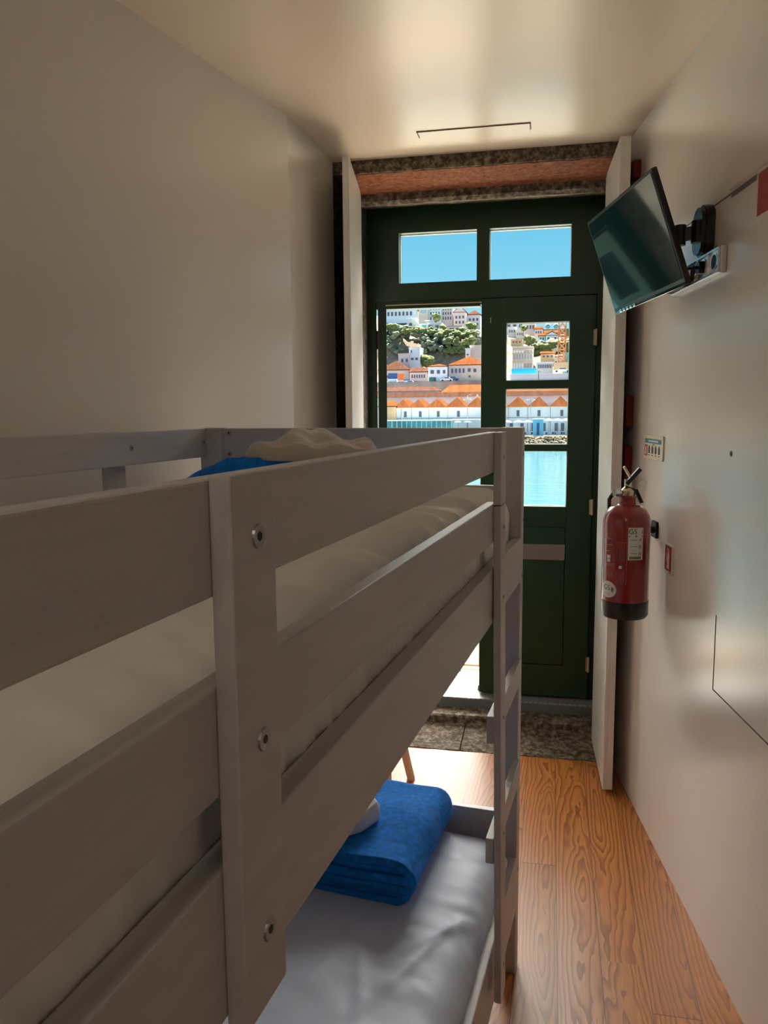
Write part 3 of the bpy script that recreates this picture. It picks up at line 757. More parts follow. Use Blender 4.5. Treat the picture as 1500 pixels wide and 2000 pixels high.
cyl(b, kb-Vector((0, 0, .018)), kb-Vector((0, 0, .036)), .012, .009, seg=14); link('tilt_head', b, M['black'], mt_)
# cable hanging from the arm
b = B(); pts = [kb-Vector((0, 0, .034)), kb+Vector((.00, .004, -.055)), kb+Vector((.002, .018, -.075)), kb+Vector((.0, .03, -.095))]; tube(b, pts, .0025)
link('cable', b, M['black'], mt_, smooth=True)

# ------------------------------------------------------------------ socket strip
ss = wallE('socket_strip', label='aluminium socket strip on the wall below the television bracket', cat='socket')
sa0, sa1, sz0, sz1 = -1.105, -.66, 1.912, 1.984
b = B(); box(b, -.016, 0, sa0, sa1, sz0, sz1, .002); link('back_box', b, M['alu'], ss)
b = B(); box(b, -.022, -.0155, sa0+.004, sa1-.004, sz0+.002, sz0+.009, .001); box(b, -.022, -.0155, sa0+.004, sa1-.004, sz1-.009, sz1-.002, .001)
box(b, -.022, -.0155, sa0+.004, sa0+.012, sz0+.008, sz1-.008, .001); box(b, -.022, -.0155, sa1-.012, sa1-.004, sz0+.008, sz1-.008, .001)
for k in range(1, 5):
    y = sa0 + (sa1-sa0)*k/5; box(b, -.0225, -.0155, y-.004, y+.004, sz0+.008, sz1-.008, .001)
link('frame', b, M['alu'], ss)
for k in range(5):
    y = sa0 + (sa1-sa0)*(k+.5)/5
    b = B(); cyl(b, (-.0155, y, 1.948), (-.0195, y, 1.948), .0225, .0225, 28); c_ = link('socket', b, M['chrome'], ss)
    b = B(); cyl(b, (-.0190, y, 1.948), (-.0200, y, 1.948), .019, .019, 28); link('socket_well', b, M['blackmat'], c_)
# plugs
for (y, lab) in ((sa0+(sa1-sa0)*.3, 'black round plug in the second socket of the aluminium strip'), (sa0+(sa1-sa0)*.7, 'black plug in the aluminium strip nearest the television case')):
    p_ = wallE('plug', label=lab, cat='plug')
    b = B(); cyl(b, (-.0197, y, 1.948), (-.034, y, 1.948), .018, .017, 24); link('body', b, M['black'], p_)
    b = B(); q0 = Vector((-.034, y, 1.948)); tube(b, [q0, q0+Vector((-.02, .012, .0)), q0+Vector((-.035, .05, -.004)), q0+Vector((-.04, .09, -.012))], .0045, 10); link('cord', b, M['black'], p_, smooth=True)
ab = wallE('power_adapter', label='black power adapter box hanging beside the lower corner of the television', cat='adapter')
b = B(); box(b, -.075, -.038, -.835, -.765, 1.905, 1.985, .004); link('body', b, M['blackmat'], ab)
b = B(); tube(b, [(-.05, -.80, 1.985), (-.048, -.80, 2.01), (-.06, -.81, 2.035)], .0025); link('cord', b, M['black'], ab, smooth=True)

# ================================================================== FIRE EXTINGUISHER
EX = Vector((.262, 2.80, .835)); ER = .0790
ex = empty('fire_extinguisher', EX, 0, 'red fire extinguisher with black base and white label, hung on the right wall', 'fire extinguisher')
b = B(); prof = [(.05, 0.0), (ER-.006, .002), (ER+.001, .012), (ER+.001, .062)]
lathe(b, prof, 48); o = soft(link('base_band', b, M['black'], ex))
b = B(); prof = [(ER-.004, .03), (ER, .058), (ER, .330)]
for k in range(1, 9):
    a = math.pi/2*k/8; prof.append((.030+(ER-.030)*math.cos(a), .330+.062*math.sin(a)))
prof += [(.028, .396), (.026, .412), (.0285, .416), (.0285, .420)]
lathe(b, prof, 48); cy_ = link('cylinder', b, M['red'], ex, smooth=True)
b = B(); lathe(b, [(.021, .418), (.024, .424), (.024, .440), (.018, .446), (.012, .452), (.012, .478)], 24); soft(link('valve', b, M['gauge'], ex))
b = B(); cyl(b, (-.024, -.006, .432), (-.046, -.014, .432), .012, .014, 18); g_ = link('pressure_gauge', b, M['chrome'], ex)
b = B(); bar(b, (-.010, -.006, .452), (.030, .0, .438), .010, .020); bar(b, (.027, .0, .441), (.046, .0, .398), .012, .020); link('carrying_handle', b, M['black'], ex)
b = B(); bar(b, (-.006, -.006, .462), (.038, -.002, .514), .013, .020); link('squeeze_lever', b, M['black'], ex)
b = B(); bar(b, (.004, -.010, .488), (-.016, -.014, .522), .007, .012); link('lever_tip', b, M['cream'], ex)
b = B(); n = 24
for k in range(n):
    a0, a1 = 2*math.pi*k/n, 2*math.pi*(k+1)/n
    cyl(b, (.048+.014*math.cos(a0), -.004, .466+.010*math.sin(a0)), (.048+.014*math.cos(a1), -.004, .466+.010*math.sin(a1)), .0009, seg=6)
link('safety_ring', b, M['chrome'], ex)
b = B(); tube(b, [(-.02, .006, .435), (-.045, .018, .430), (-.058, .034, .405), (-.055, .066, .36), (-.048, .076, .30), (-.045, .078, .15), (-.044, .078, .04)], .007, 10)
link('hose', b, M['black'], ex, smooth=True)
# printed labels wrapped on the cylinder: x = arc length from the side facing the room
FACE = math.atan2(-EX.y, -EX.x)              # direction towards the room
def wrap(o, off=.0006):
    for v in o.data.vertices:
        th = FACE + v.co.x/ER; rr = ER + off + v.co.z
        v.co = Vector((rr*math.cos(th), rr*math.sin(th), v.co.y))
def patch(name, s0, s1, z0, z1, mat, off=.0006, parent=None):
    bm = B(); n = 14; lo = []; hi = []
    for i in range(n+1):
        s = s0+(s1-s0)*i/n
        lo.append(bm.verts.new((s, z0, 0))); hi.append(bm.verts.new((s, z1, 0)))
    for i in range(n): bm.faces.new((lo[i], lo[i+1], hi[i+1], hi[i]))
    o = link(name, bm, mat, parent or ex); wrap(o, off); return o
lab = patch('label_panel', .006, .058, .212, .322, M['white'], .0007)
lab['label'] = 'white label panel'
def wtext(s, size, cs, z, mat, par, off=.0012):
    t = text('lettering', s, size, mat, par, 0)
    for v in t.data.vertices: v.co.x += cs; v.co.y += z
    wrap(t, off); return t
wtext('GS', .024, .021, .308, M['ink'], lab)
def marks(name, lst, mat, par, off=.0012):
    bm = B()
    for s0, s1, z0, z1 in lst:
        v = [bm.verts.new(q) for q in ((s0, z0, 0), ((s0+s1)/2, z0, 0), (s1, z0, 0), (s1, z1, 0), ((s0+s1)/2, z1, 0), (s0, z1, 0))]
        bm.faces.new((v[0], v[1], v[4], v[5])); bm.faces.new((v[1], v[2], v[3], v[4]))
    o = link(name, bm, mat, par); wrap(o, off); return o
mk = [(.008, .056, .2915, .2945), (.014, .036, .279, .2805), (.014, .036, .257, .2585), (.014, .036, .234, .2355), (.045, .047, .276, .284), (.049, .051, .276, .284), (.052, .056, .309, .313), (.052, .056, .302, .306)]
mk += [(.012+k*.005, .0155+k*.005, .215, .224) for k in range(8)]
for zc in (.257, .234):
    for k in range(4): mk.append((.042, .052, zc-.006+k*.003, zc-.0045+k*.003))
marks('label_print', mk, M['ink'], lab)
lines = [(-.062, -.0595, .14, .325)]
lines = [(-.078, .004, .3245, .3255), (-.035, -.0343, .148, .325), (-.080, .003, .196, .1967), (-.034, .003, .270, .2707), (-.078, .003, .128, .1285), (.0025, .0032, .128, .325), (-.078, -.036, .298, .2985)]
lines += [(-.080, -.048, .279, .2815), (-.080, -.044, .258, .2605), (-.080, -.055, .236, .2385)]
lines += [(-.030+k*.006, -.0294+k*.006, .205, .262) for k in range(5)] + [(-.030+k*.006, -.0294+k*.006, .132, .172) for k in range(5)]
lines += [(-.075, -.040, .186+k*.004, .187+k*.004) for k in range(3)] + [(-.066, -.042, .150+k*.005, .151+k*.005) for k in range(4)]
marks('instruction_print', lines, M['redline'], cy_, .0007)
for q in ((-.068, -.054, .212, .224), (-.068, -.054, .200, .210), (-.022, -.012, .181, .191)): marks('class_symbol', [q], M['white'], cy_, .0008)
# oval sticker
bm = B(); n = 24; lo = []; hi = []
for k in range(n+1):
    c_ = -math.cos(math.pi*k/n)*.999; q = math.sqrt(1-c_*c_); lo.append(bm.verts.new((-.062+.034*c_, .104-.029*q, 0))); hi.append(bm.verts.new((-.062+.034*c_, .104+.029*q, 0)))
for k in range(n): bm.faces.new((lo[k], lo[k+1], hi[k+1], hi[k]))
ov = link('oval_sticker', bm, M['white'], ex); wrap(ov, .0007)
wtext('GS', .026, -.066, .110, M['ink'], ov)
marks('sticker_print', [(-.046, -.044, .098, .114), (-.043, -.041, .096, .112), (-.040, -.038, .100, .112), (-.080, -.050, .0885, .0895)], M['ink'], ov)
# bracket on the wall
bk = wallE('extinguisher_bracket', label='dark metal bracket behind the fire extinguisher, fixed to the wall', cat='bracket')
b = B(); box(b, -.045, 0, -.545, -.50, 1.118, 1.140, .002); box(b, -.010, 0, -.560, -.500, 1.10, 1.158, .003)
link('plate', b, M['blackmat'], bk)

# ------------------------------------------------------------------ wall signs
def sign(name, a0, a1, z0, z1, label, th=.004):
    return wallE(name, label=label, cat='sign'), th
s1 = wallE('fire_extinguisher_sign', label='red and white fire extinguisher pictogram sign on the right wall', cat='sign')
b = B(); box(b, -.004, 0, -.748, -.655, 1.004, 1.104, .0005); link('plate', b, M['white'], s1)
b = B(); box(b, -.0046, -.0040, -.732, -.661, 1.014, 1.098); link('red_field', b, M['signred'], s1)
b = B(); pr = [(-.712, 1.022), (-.688, 1.022), (-.688, 1.066), (-.692, 1.074), (-.698, 1.077), (-.698, 1.082), (-.686, 1.087), (-.688, 1.090), (-.702, 1.086), (-.708, 1.083), (-.704, 1.078), (-.708, 1.074), (-.712, 1.066)]
v = [b.verts.new((-.0051, y, z)) for y, z in pr]; v2 = [b.verts.new((-.0046, y, z)) for y, z in pr]; b.faces.new(v); b.faces.new(v2[::-1])
for i in range(len(pr)): b.faces.new((v[i], v2[i], v2[(i+1) % len(pr)], v[(i+1) % len(pr)]))
box(b, -.0051, -.0046, -.683, -.680, 1.045, 1.080)
link('pictogram', b, M['white'], s1)
b = B(); box(b, -.0046, -.0040, -.744, -.736, 1.008, 1.010); box(b, -.0046, -.004, -.725, -.705, 1.0075, 1.010); link('small_print', b, M['ink'], s1)

s2 = wallE('instruction_sign', label='small cream sign with a blue heading and pictograms of extinguisher use', cat='sign')
b = B(); box(b, -.005, 0, -.592, -.350, 1.371, 1.456, .0005); link('plate', b, M['cream'], s2)
b = B(); box(b, -.0056, -.005, -.575, -.365, 1.428, 1.444); link('heading_bar', b, M['signblue'], s2)
b = B()
for k in range(6): box(b, -.0060, -.0056, -.535+k*.021, -.520+k*.021, 1.433, 1.439)
link('heading_print', b, M['white'], s2)
b = B(); box(b, -.0056, -.005, -.402, -.362, 1.382, 1.422); link('red_field', b, M['signred'], s2)
b = B(); box(b, -.0060, -.0056, -.388, -.374, 1.386, 1.414, .0001); link('pictogram', b, M['white'], s2)
for k in range(4):
    b = B(); y = -.560+k*.042; box(b, -.0056, -.005, y, y+.020, 1.392, 1.414); box(b, -.0056, -.005, y+.005, y+.016, 1.4139, 1.420); box(b, -.0056, -.005, y+.002, y+.018, 1.384, 1.387)
    link('step_pictogram', b, M['ink'], s2)
b = B(); box(b, -.0056, -.005, -.49, -.47, 1.4225, 1.4255); link('subheading', b, M['ink'], s2)

s3 = wallE('red_framed_notice', label='red notice in a pale frame at the right edge, high on the wall', cat='sign')
b = B(); box(b, -.012, 0, -1.62, -1.315, 1.995, 2.112, .001); link('frame', b, M['shutter'], s3)
b = B(); box(b, -.0125, -.0115, -1.61, -1.325, 2.004, 2.103); link('red_field', b, M['signred'], s3)

kh = wallE('keyhole_cap', label='small dark round cap in the right wall panel', cat='cap')
b = B(); cyl(b, (-.0015, -1.201, 1.431), (0, -1.201, 1.431), .0075, seg=20); link('disc', b, plain('cap_grey', (.10, .10, .10), .5), kh)
b = B(); cyl(b, (-.0022, -1.201, 1.431), (-.0014, -1.201, 1.431), .003, seg=12); link('slot', b, M['blackmat'], kh)

for z0, z1, lab_ in ((2.42, 2.485, 'dull red block on the wall behind the right shutter, topmost of three'), (1.482, 1.602, 'dull red block on the wall behind the right shutter, middle of three'), (1.27, 1.405, 'dull red block on the wall behind the right shutter, lowest of three')):
    b = B(); wbox(b, -.165, -.10, 0, .030, z0, z1, .006)
    o = link('wall_block', b, M['redmat']); o.location = PW; o.rotation_euler = (0, 0, RZ_W); tag(o, lab_, 'block')

# ceiling hatch
ht = empty('ceiling_hatch', (-.31, 3.205, CEIL), 0, 'slim rectangular access panel in the ceiling above the door', 'hatch')
b = B(); box(b, -.212, .212, -.043, .043, -.0035, 0, .0008); link('panel', b, M['ceiling'], ht)
b = B(); box(b, -.216, .216, -.048, -.0435, -.0035, 0); box(b, -.217, -.213, -.048, .02, -.003, 0); box(b, .213, .217, -.048, .02, -.003, 0); link('joint', b, plain('hatch_joint', (.22, .17, .12), .8), ht)

# fill lamp added out of view in the rear to brighten the room
cl = empty('fill_lamp', (-.35, -.75, CEIL), 0, 'round fill lamp added on the ceiling, unseen in the rear of the room', 'lamp')
mt, n_, bb = newmat('fill_lamp_glow'); bb.inputs['Base Color'].default_value = (.9, .86, .78, 1); bb.inputs['Emission Color'].default_value = (1, .88, .72, 1); bb.inputs['Emission Strength'].default_value = FILL_W
b = B(); lathe(b, [(.16, 0), (.165, -.02), (.15, -.05), (.10, -.075), (.03, -.085)], 32); link('shade', b, mt, cl, smooth=True)
b = B(); lathe(b, [(.17, 0.0), (.17, -.012), (.165, -.014)], 32); link('rim', b, M['alu'], cl)

# ================================================================== BALCONY
b = B(); box(b, -1.2, .55, 4.15, 4.62, -.06, .088); tag(link('balcony_slab', b, M['balcony']), kind='structure')
b = B(); box(b, -1.3, .7, 4.15, 5.02, 3.02, 3.16); tag(link('sun_block_slab', b, M['stone_out']), kind='structure')  # unseen slab added overhead to keep direct sun off the sill
rl = empty('balcony_railing', (0, 0, 0), 0, 'pale iron balcony railing seen low through the open door leaf', 'railing')
M['iron'] = plain('cream_painted_iron', (.55, .46, .28), .5)
YR = 4.36
b = B(); box(b, -1.1, .5, YR-.006, YR+.006, .105, .117); link('bottom_rail', b, M['iron'], rl)
b = B(); box(b, -1.1, .5, YR-.015, YR+.015, .93, .955, .004); link('top_rail', b, M['iron'], rl)
x = -1.08
while x < .5:
    b = B(); cyl(b, (x, YR, .115), (x, YR, .935), .0065, seg=10); link('baluster', b, M['iron'], rl); x += .118
b = B(); box(b, -1.13, -1.10, YR-.015, YR+.015, .088, .99, .003); link('end_post', b, M['iron'], rl)
b = B(); box(b, .50, .53, YR-.015, YR+.015, .088, .99, .003); link('end_post', b, M['iron'], rl)
# ================================================================== THE RIVER AND THE FAR BANK
def omat(name, col, rough=.85, **k): return plain(name, col, rough, **k)
M['o_white'] = omat('lime_washed_wall', (.74, .79, .86), scale=.4, vary=.04)
M['o_stone'] = omat('pale_granite_masonry', (.62, .54, .48), scale=.8, vary=.15)
M['o_ochre'] = omat('ochre_plaster', (.66, .46, .28), scale=.6, vary=.1)
M['o_pink'] = omat('pink_plaster', (.74, .62, .60), scale=.6, vary=.06)
M['o_blue'] = omat('pale_blue_tiles', (.60, .74, .84), scale=.6, vary=.06)
M['o_grey'] = omat('grey_plaster', (.58, .58, .62), scale=.6, vary=.08)
M['o_tile'] = ramp('orange_clay_tiles', [(.3, (.085, .028, .012)), (.5, (.125, .046, .019)), (.72, (.155, .068, .032))], .5, .95, .3, .05, stretch=(2, .5, .5), spec=0)
M['o_tile2'] = ramp('old_brown_tiles', [(.3, (.055, .026, .018)), (.5, (.08, .040, .028)), (.72, (.10, .058, .042))], .5, .95, .3, .05, stretch=(2, .5, .5), spec=0)
M['o_win'] = omat('dark_window_glass', (.09, .11, .15), .2)
M['o_door'] = omat('green_painted_gate', (.03, .22, .14), .5)
M['o_trim'] = omat('grey_stone_trim', (.36, .34, .36))
M['o_rock'] = ramp('riprap_rock', [(.3, (.10, .075, .05)), (.5, (.17, .14, .105)), (.72, (.26, .225, .19))], .9, .9, .6, .1)
M['o_prom'] = omat('sandstone_quay', (.16, .125, .085), scale=.5, vary=.12)
M['o_canvas'] = omat('white_canvas', (.80, .80, .82), .8)
M['o_kiosk'] = omat('sky_blue_kiosk_paint', (.22, .55, .75), .5)
M['o_teal'] = omat('teal_glass', (.10, .36, .38), .15, scale=.6, vary=.5)
M['o_hoard'] = omat('bright_blue_hoarding', (.02, .42, .66), .6)
M['o_orange'] = omat('orange_crane_paint', (.62, .26, .09), .6)
M['o_sign_o'] = omat('orange_sign', (.86, .18, .03), .6)
M['o_sign_b'] = omat('navy_awning', (.05, .10, .30), .7)
M['o_leaf'] = ramp('tree_foliage', [(.3, (.06, .085, .035)), (.5, (.11, .14, .05)), (.72, (.19, .20, .08))], 1.2, .9, .8, .2)
M['o_leafd'] = ramp('dark_ivy', [(.3, (.08, .12, .10)), (.5, (.13, .17, .12)), (.72, (.20, .21, .12))], .8, .9, .8, .2)
M['o_hill'] = ramp('cliff_rock_and_scrub', [(.30, (.07, .08, .05)), (.45, (.15, .13, .10)), (.55, (.21, .165, .12)), (.70, (.25, .21, .175))], .16, .95, .8, .5, detail=9)
M['o_pole'] = omat('lamp_post_grey', (.30, .30, .33))
M['o_gond'] = omat('cable_car_cabin', (.10, .25, .34), .3)
M['o_car'] = omat('pale_car_paint', (.70, .72, .75), .3)

# river
mt, n_, bb = newmat('river_water'); Lk = n_.links.new
bb.inputs['Base Color'].default_value = (.02, .12, .16, 1); bb.inputs['Roughness'].default_value = .12; setspec(bb, .5)
tc = n_.nodes.new('ShaderNodeTexCoord'); mp = n_.nodes.new('ShaderNodeMapping'); mp.inputs['Scale'].default_value = (.30, .42, 1); Lk(tc.outputs['Object'], mp.inputs[0])
no = n_.nodes.new('ShaderNodeTexNoise'); no.inputs['Scale'].default_value = 1.0; no.inputs['Detail'].default_value = 6; Lk(mp.outputs[0], no.inputs['Vector'])
bp = n_.nodes.new('ShaderNodeBump'); bp.inputs['Strength'].default_value = 1; bp.inputs['Distance'].default_value = .14; Lk(no.outputs['Fac'], bp.inputs['Height']); Lk(bp.outputs[0], bb.inputs['Normal'])
b = B(); box(b, -260, 260, 26, 202, -8.5, -7.5); tag(link('river', b, mt), kind='structure')
b = B(); box(b, -60, 60, 4.3, 26, -8.5, -6.4); tag(link('near_quay', b, omat('near_quay_paving', (.62, .55, .45), scale=.8, vary=.08)), kind='structure')
b = B(); box(b, -200, 200, 201.5, 262, -9, -5.0); tag(link('far_quay', b, M['o_prom']), kind='structure')
b = B()
extr(b, [(198.2, -8), (199.5, -6.9), (201.6, -5.3), (201.6, -8.4)], 'x', -200, 200); tag(link('river_bank', b, M['o_prom']), kind='structure')

def hexz(py, px, Y): return at(px, py, Y).z
# hillside
def lerp(a, b_, t): return a+(b_-a)*t
colx = [560, 700, 760, 800, 850, 900, 940, 990, 1040, 1080, 1120, 1300]
knots = [(262, [747]*12), (276, [744, 744, 744, 742, 742, 742, 738, 735, 732, 732, 732, 732]), (284, [735, 735, 735, 732, 728, 726, 722, 722, 722, 724, 724, 724]),
 (292, [690, 690, 692, 696, 694, 690, 690, 705, 712, 716, 718, 718]), (300, [655, 656, 660, 664, 668, 664, 662, 690, 700, 706, 708, 708]), (312, [636, 638, 640, 646, 652, 652, 650, 672, 682, 690, 694, 696]),
 (326, [630, 632, 634, 640, 645, 648, 644, 660, 670, 678, 682, 684]), (350, [624, 626, 628, 632, 638, 640, 640, 652, 662, 668, 672, 672]), (390, [618, 620, 622, 626, 630, 634, 636, 646, 654, 658, 660, 662])]
def hill_py(px, row):
    for i in range(len(colx)-1):
        if colx[i] <= px <= colx[i+1]: return lerp(row[i], row[i+1], (px-colx[i])/(colx[i+1]-colx[i]))
    return row[0] if px < colx[0] else row[-1]
b = B(); rows = []; NC = 130; NR = 70
for j in range(NR+1):
    t = j/NR*(len(knots)-1); k = min(int(t), len(knots)-2); f = t-k; Yk = lerp(knots[k][0], knots[k+1][0], f); row = []
    for i in range(NC+1):
        px = 500 + 900*i/NC; py = lerp(hill_py(px, knots[k][1]), hill_py(px, knots[k+1][1]), f)
        p_ = at(px, py, Yk); am = min(1, j/8)
        p_ += Vector((noise.noise(p_*.06)*2.2, noise.noise(p_*.09+Vector((5, 0, 0)))*2.5, noise.noise(p_*.11+Vector((0, 9, 0)))*1.6))*am
        row.append(b.verts.new(p_))
    rows.append(row)
for r0, r1 in zip(rows, rows[1:]):
    for i in range(NC): b.faces.new((r0[i], r0[i+1], r1[i+1], r1[i]))
hill = link('hillside', b, M['o_hill'], smooth=True); tag(hill, kind='structure')
b = B(); box(b, -300, 300, 395, 420, -20, at(900, 650, 400).z); tag(link('far_ground', b, M['o_hill']), kind='structure')

def blob(bm, c, r, seed, amp=.35, sub=3, flat=.8):
    rr = bmesh.ops.create_icosphere(bm, subdivisions=sub, radius=1)
    for v in rr['verts']:
        d = v.co.normalized(); q = 1 + amp*noise.noise(d*2.3+Vector((seed, 0, 0))) + amp*.8*noise.noise(d*5.5+Vector((0, seed, 0)))
        v.co = Vector(c) + Vector((d.x*r*q, d.y*r*q, d.z*r*q*flat))
# ivy and scrub hanging over the cliff: uncountable
b = B()
spots = []
random.seed(11)
for k in range(170):
    px = random.uniform(745, 935); t = (px-755)/180
    py = 640 + 18*t + random.uniform(-4, 12) if px < 860 else 655 + random.uniform(-6, 14)
    spots.append((px, py, 298+random.uniform(-3, 6), random.uniform(.6, 1.5)))
for k in range(80):
    px = random.uniform(825, 895); spots.append((px, random.uniform(655, 705), 293+random.uniform(-3, 4), random.uniform(.6, 1.3)))
for k in range(30): spots.append((random.uniform(750, 790), random.uniform(650, 690), 294+random.uniform(-3, 4), random.uniform(.5, 1.2)))
for k in range(60): spots.append((random.uniform(1040, 1112), random.uniform(668, 690), 312+random.uniform(-3, 8), random.uniform(.8, 2.0)))
for k, (px, py, Y, r) in enumerate(spots): blob(b, at(px, py, Y), r, k*1.7, .8, 2)
o = link('hill_ivy', b, M['o_leafd'], smooth=True); tag(o, 'dark green ivy and scrub hanging over the rock face across the river', 'ivy', kind='stuff')
b = B()
for k in range(90): 
    px = random.uniform(750, 930); py = 640+14*(px-750)/180+random.uniform(-6, 6); blob(b, at(px, py, 295+random.uniform(-2, 3)), random.uniform(.5, 1.2), k*2.1+50, .5, 2)
for k in range(60):
    px = random.uniform(870, 925); blob(b, at(px, random.uniform(660, 690), 290), random.uniform(.5, 1.3), k*2.1+150, .5, 2)
for k in range(50): blob(b, at(random.uniform(1040, 1112), random.uniform(670, 692), 306), random.uniform(.5, 1.3), k*2.1+250, .5, 2)
o = link('hill_scrub', b, M['o_leaf'], smooth=True); tag(o, 'sunlit yellow green scrub along the top edge of the rock face', 'scrub', kind='stuff')
# single trees
def tree(px, py, Y, r, label):
    c = at(px, py, Y); o = empty('tree', (c.x, c.y, c.z-r*1.6), 0, label, 'tree', 'trees on the far hillside')
    b = B(); cyl(b, (0, 0, -1), (0, 0, r*1.3), r*.12, r*.07, 8); link('trunk', b, M['o_tile2'], o)
    b = B()
    for k in range(9):
        a = k*2.4; blob(b, (r*.45*math.cos(a), r*.45*math.sin(a), r*1.6+r*.4*math.sin(k*1.9)), r*.6, px+k, .5, 2)
    link('crown', b, M['o_leaf'], o, smooth=True)
tree(852, 620, 318, 1.9, 'round green tree in front of the pale blue row of houses on the hilltop')
tree(833, 705, 281, 2.6, 'bushy light green tree behind the small white house')
tree(905, 646, 303, 1.7, 'light green bush on the upper terrace at the right')
tree(921, 638, 306, 2.0, 'dark green tree at the right end of the upper terrace')
tree(865, 640, 306, 1.3, 'small bush in the middle of the upper terrace')
tree(1023, 641, 320, 1.3, 'small tree above the roofless stone building')
tree(1034, 664, 306, 2.2, 'dark tree to the right of the roofless stone building')

# buildings -----------------------------------------------------------
def building(name, px0, px1, py_eave, py_base, Y, depth, wallm, roofm, roof, py_ridge, wins, label, cat='building', group=None, winmat=None, overhang=.25, baseextra=2.0):
    a = at(px0, py_eave, Y); c = at(px1, py_eave, Y); bz = at((px0+px1)/2, py_base, Y).z
    cx = (a.x+c.x)/2; W = (c.x-a.x); ze = (a.z+c.z)/2
    o = empty(name, (cx, Y, bz), 0, label, cat, group)
    H = ze-bz
    b = B(); box(b, -W/2, W/2, 0, depth, -baseextra, H); link('wall', b, wallm, o)
    zr = at((px0+px1)/2, py_ridge, Y+depth/2).z - bz
    oh = overhang
    if roof == 'hip':
        b = B(); rl_ = max(.2, W/2-depth/2)
        base = [(-W/2-oh, -oh, H), (W/2+oh, -oh, H), (W/2+oh, depth+oh, H), (-W/2-oh, depth+oh, H)]; top = [(-rl_, depth/2, zr), (rl_, depth/2, zr)]
        v = [b.verts.new(p_) for p_ in base]; t = [b.verts.new(p_) for p_ in top]; u = [b.verts.new((p_[0], p_[1], H-.25)) for p_ in base]
        for f in ((v[0], v[1], t[1], t[0]), (v[1], v[2], t[1]), (v[2], v[3], t[0], t[1]), (v[3], v[0], t[0])): b.faces.new(f)
        for i in range(4): b.faces.new((v[i], u[i], u[(i+1) % 4], v[(i+1) % 4]))
        b.faces.new(u); link('roof', b, roofm, o)
    elif roof == 'gable':      # gable end towards the river
        b = B(); extr(b, [(-W/2-oh, H), (0, zr), (W/2+oh, H), (W/2+oh, H-.25), (-W/2-oh, H-.25)], 'y', -oh, depth); link('roof', b, roofm, o)
        b = B(); extr(b, [(-W/2, H-.05), (0, zr-.45), (W/2, H-.05)], 'y', -oh-.03, -oh+.2); link('gable', b, wallm, o)
    elif roof == 'long':       # ridge parallel to the river
        b = B(); extr(b, [(-oh, H), (depth/2, zr), (depth+oh, H), (depth+oh, H-.25), (-oh, H-.25)], 'x', -W/2-oh, W/2+oh); link('roof', b, roofm, o)
    elif roof == 'flat':
        b = B(); box(b, -W/2-.15, W/2+.15, -.2, depth, H-.1, H+.35); link('parapet', b, roofm, o)
    for (wx, wy, ww, wh) in wins:       # fractions of the front: centre x, centre y, width, height
        x = -W/2 + W*wx; z = H*wy; hw = W*ww/2; hh = H*wh/2
        b = B(); box(b, x-hw*1.25, x+hw*1.25, -.08, .03, z-hh*1.15, z+hh*1.15); f_ = link('window', b, M['o_trim'], o)
        b = B(); box(b, x-hw, x+hw, -.12, -.07, z-hh, z+hh); link('pane', b, winmat or M['o_win'], f_)
    return o, W, H
def grid(nx, ny, ww, wh, x0=.08, x1=.92, y0=.18, y1=.82):
    return [(lerp(x0, x1, (i+.5)/nx), lerp(y0, y1, (j+.5)/ny), ww, wh) for i in range(nx) for j in range(ny)]

# long white warehouse with a row of hipped orange roofs
wh_, W_, H_ = building('warehouse', 772, 1300, 794, 843, 214, 16, M['o_white'], M['o_tile'], 'none', 780, [], 'long white riverside warehouse with a row of small orange hipped roofs', 'warehouse')
x00 = -W_/2; pxs = W_/(1300-772)
peaks = [(786, 755), (818, 0), (856, 0), (897, 0), (937, 0), (979, 0), (1021, 0), (1061, 0), (1103, 0), (1145, 0), (1187, 0), (1230, 0)]
px_list = [786, 818, 856, 897, 938, 979, 1020, 1061, 1103, 1145, 1187, 1230, 1272]
for i, px in enumerate(px_list):
    x = x00 + (px-772)*pxs; hw = (17 if i < 2 else 21)*pxs
    b = B(); zt = 2.35 if i < 3 else 2.7
    v = [b.verts.new(p_) for p_ in ((x-hw, -.6, H_), (x+hw, -.6, H_), (x+hw, 15, H_), (x-hw, 15, H_), (x, 2.4, H_+zt), (x, 13, H_+zt))]
    for f in ((0, 1, 4), (1, 2, 5, 4), (2, 3, 5), (3, 0, 4, 5), (3, 2, 1, 0)): b.faces.new([v[q] for q in f])
    link('roof', b, M['o_tile'], wh_)
for px in (793, 824, 861, 902, 1021, 1062, 1106, 1148, 1190, 1232):
    x = x00 + (px-772)*pxs
    b = B(); box(b, x-.42, x+.42, -.1, .05, H_*.60, H_*.86); f_ = link('window', b, M['o_trim'], wh_)
    b = B(); box(b, x-.30, x+.30, -.14, -.09, H_*.62, H_*.84); link('pane', b, M['o_win'], f_)
b = B(); box(b, -W_/2, W_/2, -.14, .05, H_*.545, H_*.575); link('string_course', b, M['o_trim'], wh_)
b = B(); box(b, -W_/2, W_/2, -.35, .1, H_-.18, H_+.02); link('eaves', b, M['o_ochre'], wh_)
for px in (784, 806, 842, 880, 920, 1002, 1040, 1084, 1126):
    x = x00+(px-772)*pxs; b = B(); cyl(b, (x, -.12, 0), (x, -.12, H_), .07, seg=8); link('downpipe', b, M['o_trim'], wh_)
for px in (992, 1008, 1029, 1051, 1063, 1072, 1096, 1108):
    x = x00+(px-772)*pxs; b = B(); box(b, x-.45, x+.45, -.12, .05, H_*.02, H_*.34, .05); link('doorway', b, M['o_win'], wh_)
